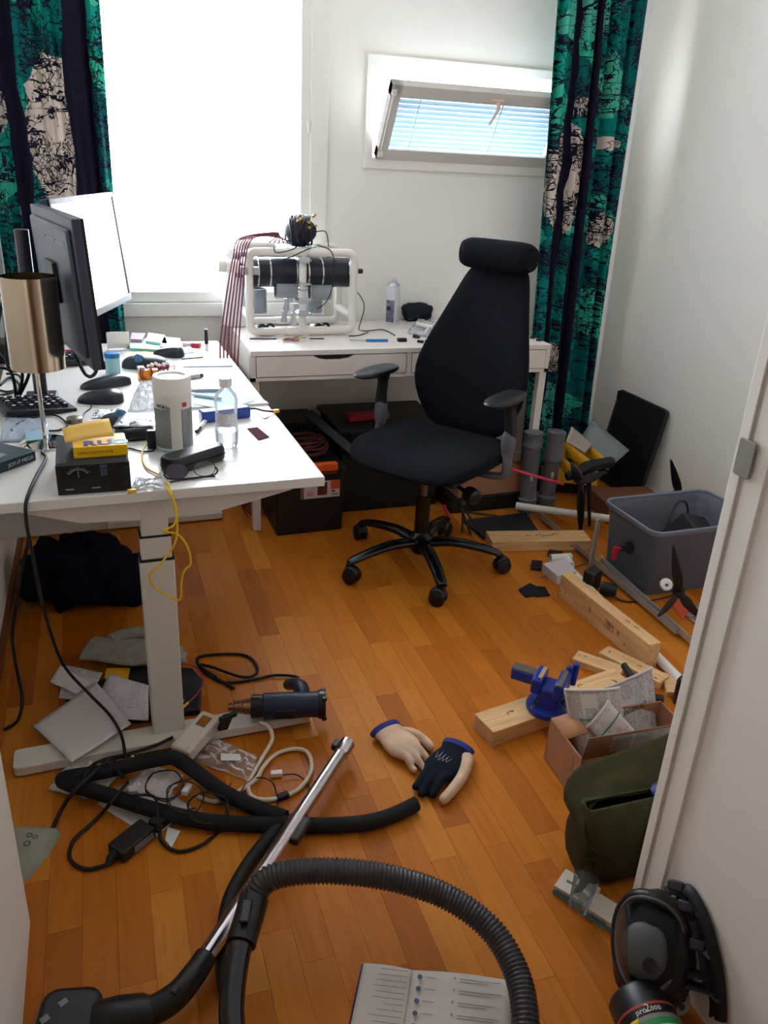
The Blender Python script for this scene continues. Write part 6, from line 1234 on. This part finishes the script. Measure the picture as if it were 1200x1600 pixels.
b = MB(); b.grid(10, 2, lambda u, v: (.0263 * math.cos(math.radians(-165 + 110 * u)), .0263 * math.sin(math.radians(-165 + 110 * u)), .02 + .045 * v)); b.build('label', mat('label_red', (120, 20, 40), .5), gb_, solid=.0002)
for z, w in ((.05, .018), (.036, .022)): MB().box((-.012, -.0242, z), (w, .0006, .006), RZ(.46)).build('label_text', mat('label_pink', (206, 140, 150), .5), gb_)
# ---- pvc pipes, charger box and scraps
def pvc(label, a, b_, r):
    t = T('pvc_pipe', label, 'pipe', a, 0, 'white plastic pipes'); v = (b_ - a); MB().lathe([(r * .8, .03), (r * .8, 0), (r, 0), (r, v.length), (r * .8, v.length), (r * .8, v.length - .03)], a, v, 20).build('tube', PVC, t, world=True); return t
pvc('white plastic pipe in front of the grey drain pipes', F(806, 790, .056), F(965, 812, .056), .0165)
pvc('long white plastic pipe running along the pine beam', F(884, 884, .018), F(1068, 1068, .018), .0165)
tj = T('pipe_tee', 'white plastic pipe tee behind the charger box', 'pipe fitting', F(884, 874), 0); MB().lathe([(.014, 0), (.018, 0), (.018, .09), (.014, .09), (.014, 0)], F(860, 873, .02), F(905, 870, .02) - F(860, 873, .02), 18).build('run', PVC, tj, world=True); MB().cyl(F(884, 872, .02), F(892, 884, .02), .017, n=16).build('branch', PVC, tj, world=True)
floor_slab('charger_box', [(848, 880), (872, 900), (902, 893), (885, 872)], 0, .042, mat('charger_white', (206, 194, 198), .5), 'white charger box at the end of the thick beam', 'box', .003)
for a, b_, lab in (((846, 902), (868, 894), 'left of'), ((900, 884), (925, 876), 'right of')): o = MB().cyl(F(*a, .006), F(*b_, .006), .003, n=8).build('metal_pin', STEEL, world=True); tag(o, 'thin metal pin sticking out %s the charger box' % lab, 'pin')
floor_slab('foam_pad', [(829, 887), (846, 889), (848, 876), (831, 874)], 0, .012, RUB, 'square black foam pad left of the charger box', 'pad'); floor_slab('foam_pad', [(856, 866), (878, 868), (880, 861), (858, 858)], 0, .012, RUB, 'black foam pad between the charger box and the timber', 'pad')
floor_slab('cloth_scrap', [(810, 920), (822, 932), (842, 928), (840, 916), (828, 910)], 0, .008, mat('cloth_black', (22, 26, 40), .9), 'black cloth scrap on the parquet, left half', 'cloth', .003); floor_slab('cloth_scrap', [(836, 932), (860, 930), (852, 916), (838, 915)], 0, .006, mat('scrap_black', (18, 19, 22), .9), 'black cloth scrap on the parquet, right half', 'cloth', .003)
# ---- cardboard box of newspapers
cbx = T('newspaper_box', 'open cardboard box filled with folded newspapers', 'box', (1.03, 1.335, 0), math.radians(-2))
BX, BY, BHt = .34, .17, .135
for lo, hi, nm in (((0, 0, 0), (BX, .004, BHt), 'near_side'), ((0, BY - .004, 0), (BX, BY, BHt), 'far_side'), ((0, 0, 0), (.004, BY, BHt), 'left_side'), ((BX - .004, 0, 0), (BX, BY, BHt), 'right_side'), ((0, 0, 0), (BX, BY, .004), 'bottom')): MB().b2(lo, hi).build(nm, CARD, cbx, smooth=False)
MB().grid(2, 2, lambda u, v: (BX * u, .002 - .012 * v, BHt + .075 * v)).build('near_flap', CARDD, cbx, solid=.003); MB().grid(2, 2, lambda u, v: (.002 + .06 * v, .08 + .085 * u, BHt + .012 * v)).build('left_flap', CARD, cbx, solid=.003)
MB().b2((-.0008, .035, .02), (-.0002, .075, .12)).build('tape', mat('tape_tan', (150, 110, 84), .35), cbx)
MB().grid(4, 3, lambda u, v: (.07 + .18 * u, -.0016 - .0105 * (.15 + .75 * v), BHt + .075 * (.15 + .75 * v)), uvs=(.18, .06)).build('address_label', print_mat('flap_label', (150, 150, 146), (80, 80, 84), .006, .06, .6), cbx, solid=.0004)
NEWS = print_mat('newsprint', (206, 196, 186), (112, 106, 104), .0042, .038, .62, .85); NEWS2 = print_mat('newsprint_grey', (176, 170, 170), (92, 88, 92), .0046, .045, .5, .85)
def news(name, label, base, along, up, w, h, th, m, band=None, heads=()):
    """folded paper standing in the box: base point, direction along its foot, direction up the sheet"""
    t = T(name, label, 'newspaper', base, 0, 'folded newspapers'); a, u_ = Vector(along).normalized(), Vector(up).normalized(); n_ = a.cross(u_).normalized(); B = Vector(base)
    for k in range(3):
        def fn(x, y, k=k):
            bulge = th * (1 - k * .45) * (math.sin(PI * min(1, x * 1.0)) ** .5) * (1 if k < 2 else 0); return B + a * (w * (x - .5)) + u_ * (h * y - k * .004) + n_ * (bulge * (1 - .25 * y) - .004 * k) + n_ * .004 * nz((x * 3, y * 3, k), 1.5, k)
        MB().grid(14, 12, fn, uvs=(w, h)).build('sheet', m, t, world=True, solid=.0012, ang=180)
    MB().sweep([B + a * (w * .5 * math.cos(q)) + n_ * (th * .9 * math.sin(q) * 1.0) + u_ * (h) for q in [PI * i / 14 for i in range(15)]], .004, 8).build('fold', m, t, world=True, ang=180)
    if band: MB().sweep([B + a * (w * (x / 12 - .5)) + u_ * (h * band) + n_ * (th * (math.sin(PI * x / 12) ** .5) * .93 + .002) for x in range(13)], .0018, 6).build('rubber_band', mat('band_green', (40, 130, 110), .5), t, world=True)
    for s_, x, y, sz in heads: text(s_, sz, mat('ink_black', (50, 46, 50), .8), t, WM(t).inverted() @ (frame(B + a * (w * x) + u_ * (h * y) + n_ * (th * .95 + .006), a, u_)), 'headline')
    return t
news('newspaper', 'folded newspaper with a green band at the left of the box', (1.168, 1.425, .03), (1, -.2, 0), (-.12, .36, .93), .15, .20, .018, NEWS, .60)
news('newspaper', 'folded newspaper lying slanted at the right of the box', (1.285, 1.455, .04), (.95, .15, .12), (.05, .5, .85), .17, .175, .012, NEWS2, None, [('nalsten oil', -.34, .50, .024), ('A.1', -.4, .12, .02)])
news('newspaper', 'white folded newspaper between the other two', (1.235, 1.40, .06), (.6, .05, .75), (-.62, .35, .70), .09, .15, .008, print_mat('newsprint_pale', (216, 210, 206), (130, 126, 126), .005, .05, .4, .85), .7)
# ---- olive canvas bag
OL = mat('olive_canvas', (58, 54, 30), .9, var=.14, vs=25, bump=.5, bs=500, spec=.2)
ob_ = T('canvas_bag', 'olive green canvas bag with its flap thrown open', 'bag', (1.062, 1.13, 0), math.radians(-3))
bd = loft([ring_at(.002, .30, .09, .02), ring_at(.03, .325, .115, .025), ring_at(.12, .325, .12, .03), ring_at(.185, .315, .085, .03), ring_at(.203, .31, .018, .008)])
for i, p in enumerate(bd.v): p.x += .012 * nz(p, 11, 3); p.y += .020 * nz(p, 13, 6); p.z += .008 * nz(p, 10, 2) * (p.z > .1)
bd.build('body', OL, ob_, solid=.003, sub=1, ang=180)
MB().sweep([(-.03 + .004 * math.sin(z * 40), -.062 - .004 * math.sin(z * 14), z) for z in [.02 * i + .01 for i in range(10)]], .004, 6).build('seam', OL, ob_)
def flap(u, v):
    x = -.175 + .36 * u; y = .012 + .085 * v + .03 * v * u; z = .192 + v * (.006 + .075 * u) + .004 * math.sin(5 * u)
    if u < .16: k = (.16 - u) / .16; x = -.175 + .36 * .16 - .05 * math.sin(k * 2.6); z -= .035 * (1 - math.cos(k * 2.8)); y -= .08 * k * (1 - v * .3)
    return (x, y, z + .006 * nz((u * 5, v * 3, 0), 1, 4))
MB().grid(36, 12, flap).build('flap', OL, ob_, solid=.004, ang=180)
MB().lathe([(.003, 0), (.010, 0), (.010, .002), (.003, .002), (.003, 0)], (.085, .055, .235), (-.1, -.8, .5), 16).build('eyelet', mat('eyelet_dark', (50, 46, 38), .4, .7), ob_)
MB().sweep(crom([(-.155, -.05, .11), (-.17, -.07, .06), (-.178, -.070, .035), (-.185, -.06, .012), (-.176, -.045, .02)], 6), .012, 8, flat=.25, up=(0, -1, 0)).build('strap', OL, ob_)
MB().sweep([(-.166 + .010 * math.cos(a), -.068, .105 + .014 * math.sin(a)) for a in [2 * PI * i / 16 for i in range(16)]], .0018, 6, closed=True).build('strap_ring', mat('ring_dark', (40, 38, 34), .4, .7), ob_)
bl = lump((0, 0, 0), (.05, .03, .02), 71, .2, 18, 2, .8); bl.v = [p + Vector((1.12, 1.12, .205)) for p in bl.v]; tag(bl.build('blue_red_wrapper', mat('wrapper_blue', (30, 36, 110), .5, var=.5, vs=30), world=True), 'blue and red wrapper peeking out of the canvas bag', 'wrapper')
# ---- cartons and cup beside the mask
k1 = F(868, 1394, 0); k2 = F(985, 1462, 0); kv = k2 - k1
TEAL = mat('carton_teal', (70, 140, 146), .5); CRT = mat('carton_white', (200, 190, 174), .55)
def carton(label, c, rz, l, w, h, txt):
    t = T('medicine_carton', label, 'carton', c, rz, 'small teal and white cartons'); MB().b2((-l / 2, -w / 2, 0), (l / 2, w / 2, h)).build('box', CRT, t, bevel=.001); MB().b2((-l / 2 - .0004, -w / 2 - .0005, .001), (l / 2 + .0004, -w / 2 + .0003, h * .55)).build('teal_side', TEAL, t)
    text(txt, h * .45, mat('carton_ink', (60, 56, 50), .7), t, frame((-l * .42, -w / 2 - .0008, h * .62 - .004), (1, 0, 0), (0, 0, 1))); return t
ka = math.atan2(kv.y, kv.x)
ct1 = carton('white carton with a brown slot behind the clear cup', F(900, 1398, 0), ka, .085, .06, .024, 'NOOX')
MB().b2((-.026, -.003, .0242), (.012, .003, .0248)).build('slot', mat('slot_brown', (120, 90, 66), .7), ct1)
ct2 = carton('teal edged carton between clear cup and gas mask', F(952, 1438, 0), ka - .05, .11, .055, .026, 'NASOLIN')
cu = T('clear_cup', 'clear plastic cup tipped over on the cartons', 'cup', F(930, 1400, .03), 0)
A, B = F(908, 1418, .045), F(950, 1388, .072); MB().lathe([(.020, 0), (.027, .07), (.029, .072), (.029, .075)], A + (B - A) * -.15, Vector((.55, .55, .35)), 28).build('cup_wall', film_mat('cup_clear', (236, 238, 240), .9, .06, (150, 152, 154)), cu, world=True)
# ---- full face respirator
rs = T('gas_mask', 'black full-face gas mask leaning on the door jamb', 'gas mask', (.872, .86, 0), 0)
MR = mat('mask_rubber', (16, 16, 22), .42, var=.1, vs=25)
n_ = Vector((-.64, -.44, .60)).normalized(); up_ = Vector((0.12, .35, 1)); up_ = (up_ - n_ * up_.dot(n_)).normalized(); sx_ = up_.cross(n_).normalized()
MC = Vector((.878, .845, .140))
def mp(x, y, z): return MC + sx_ * x + up_ * y + n_ * z
RM = Matrix((sx_, up_, n_)).transposed()
sk = lump((0, 0, 0), (.076, .104, .062), 81, .10, 34, 1.8, .85, None, None); 
sk.v = [mp(p.x + .008, p.y - .010, p.z - .040) for p in sk.v]; sk.v = [Vector((min(p.x, .955), p.y, max(p.z, .004))) for p in sk.v]; sk.build('face_skirt', MR, rs, world=True)
rim = [(.062 * math.copysign(abs(math.cos(a)) ** .85, math.cos(a)) * (1.0 + .12 * math.sin(a)), .082 * math.sin(a)) for a in [2 * PI * i / 40 for i in range(40)]]
MB().sweep([mp(x, y, .012 - .9 * x * x / .12) for x, y in rim], .0125, 10, closed=True).build('visor_frame', MR, rs, world=True, ang=180)
MB().sweep([mp(x * .98, y * .98, .026 - .9 * x * x / .12) for x, y in rim], .004, 8, closed=True).build('visor_rim', film_mat('rim_clear', (190, 186, 184), .5, .1, (120, 116, 114)), rs, world=True, ang=180)
def vis(u, v): 
    a = 2 * PI * u; r = v; x = .060 * r * math.cos(a) * (1 + .12 * r * math.sin(a)); y = .080 * r * math.sin(a); return mp(x, y, .030 + .020 * (1 - r * r) - .9 * x * x / .12)
MB().grid(32, 8, vis).build('visor', film_mat('visor_clear', (226, 230, 232), .95, .05, (44, 46, 50)), rs, world=True, ang=180)
nc = lump((0, 0, 0), (.040, .050, .028), 83, .08, 22, 2, .85); nc.v = [mp(p.x - .002, p.y - .012, p.z + .014) for p in nc.v]; nc.build('nose_cup', mat('nose_cup_grey', (118, 120, 120), .55), rs, world=True)
MB().lathe([(0, 0), (.014, 0), (.014, .002), (.011, .003), (0, .002)], mp(.014, -.030, .040), n_, 18).build('inhale_valve', mat('valve_brown', (58, 48, 44), .5), rs, world=True)
for P in ([(.02, .098, .0), (.055, .115, -.02), (.09, .105, -.04), (.105, .08, -.06)], [(.07, .06, -.01), (.11, .07, -.035), (.13, .03, -.05), (.13, -.04, -.055)], [(.07, -.03, -.01), (.11, -.03, -.03), (.135, -.05, -.05), (.12, -.09, -.05)], [(.05, .10, -.03), (.10, .06, -.03), (.12, .0, -.03)], [(.03, .10, -.01), (.09, .125, -.02), (.145, .09, -.03), (.155, .0, -.03), (.14, -.09, -.04)], [(.06, .02, -.01), (.10, .025, -.02), (.15, .03, -.03)], [(.07, -.05, -.02), (.11, -.05, -.03), (.15, -.05, -.03)]):
    q = crom([mp(*p) for p in P], 6); q = [Vector((min(p.x, .955), p.y, max(p.z, .012))) for p in q]; MB().sweep(q, .011, 8, flat=.35).build('head_strap', mat('strap_black', (20, 20, 28), .6), rs, world=True)
for p in ((.035, .112, -.005), (.09, .100, -.03), (.125, .045, -.045)): q = mp(*p); q.x = min(q.x, .945); MB().box(q, (.03, .02, .012), RM).build('buckle', mat('buckle_dark', (44, 44, 58), .45), rs, world=True, bevel=.004)
MB().lathe([(0, 0), (.026, 0), (.028, .006), (.024, .016), (0, .018)], Vector((.912, .785, .052)), (-.2, -.75, .6), 20).build('exhale_valve', mat('valve_white', (150, 140, 132), .5), rs, world=True)
for k in range(4): a = k * PI / 2 + .4; d = basis((-.2, -.75, .6)) @ Vector((math.cos(a) * .010, math.sin(a) * .010, .0182)); MB().lathe([(0, 0), (.006, 0), (.006, .001), (0, .001)], Vector((.912, .785, .052)) + d, (-.2, -.75, .6), 10).build('valve_slot', SAT, rs, world=True)
# filter canister screwed to the mask
fc = T('filter_canister', 'round filter canister with coloured bands in front of the mask', 'filter', (.80, .74, 0), 0)
fa = Vector((-.16, -.96, -.05)).normalized(); fo = Vector((.838, .805, .062)); FR = .056
def fband(h0, h1, r, m, nm): return MB().lathe([(r - .001, h0), (r, h0), (r, h1), (r - .001, h1)], fo, fa, 40).build(nm, m, fc, world=True)
MB().lathe([(0, -.02), (.022, -.02), (.022, 0), (FR - .004, .002), (FR, .008), (FR, .13), (FR - .004, .136), (FR - .006, .130), (0, .130)], fo, fa, 40).build('can', mat('filter_black', (26, 25, 27), .4), fc, world=True)
fband(.045, .050, FR + .0006, mat('band_red', (150, 56, 44), .5), 'red_band'); fband(.066, .074, FR + .0006, mat('band_grey', (120, 118, 112), .5), 'grey_band'); fband(.074, .086, FR + .0006, mat('band_green2', (30, 130, 62), .45), 'green_band'); fband(.086, .096, FR + .0006, mat('band_white', (206, 202, 194), .5), 'white_band'); fband(.096, .10, FR + .0006, mat('band_brown', (110, 50, 40), .5), 'brown_band')
yb_ = MB(); BB = basis(fa, (1, 0, 0)); 
def onf(a, h, r=FR + .001): return fo + BB @ Vector((r * math.cos(a), r * math.sin(a), h))
th0 = [a for a in [i * .01 for i in range(629)] if True]; tp_a = max(th0, key=lambda a: onf(a, .06).dot(Vector((-.35, -.3, .9))))
lf = -1 if (onf(tp_a - .5, .06) - onf(tp_a, .06)).x < 0 else 1; lf = -1 if lf == -1 else 1
sgn = -1 if (onf(tp_a - .3, .06).x < onf(tp_a + .3, .06).x) else 1           # sgn*angle moves to the left
MB().grid(8, 1, lambda u, v: onf(tp_a + sgn * (.35 + .6 * u), .066 + .008 * v, FR + .0012)).build('yellow_mark', mat('band_yellow', (214, 178, 30), .5), fc, world=True, solid=.0004)
LW = mat('filter_letter', (216, 208, 196), .6)
for i, (ch_, sz) in enumerate((('p', .014), ('r', .014), ('o', .014), ('2', .02), ('0', .012), ('0', .012), ('0', .012))):
    a = tp_a + sgn * (.30 - i * .115 - (.03 if i > 3 else 0)); pos = onf(a, .062, FR + .0012); nrm = (pos - fo); nrm = (nrm - fa * nrm.dot(fa)).normalized(); rt = -(onf(a + sgn * .01, .062) - onf(a, .062)).normalized()
    text(ch_, sz, LW, fc, WM(fc).inverted() @ frame(pos, rt, -fa), 'lettering', .0004, 'CENTER')
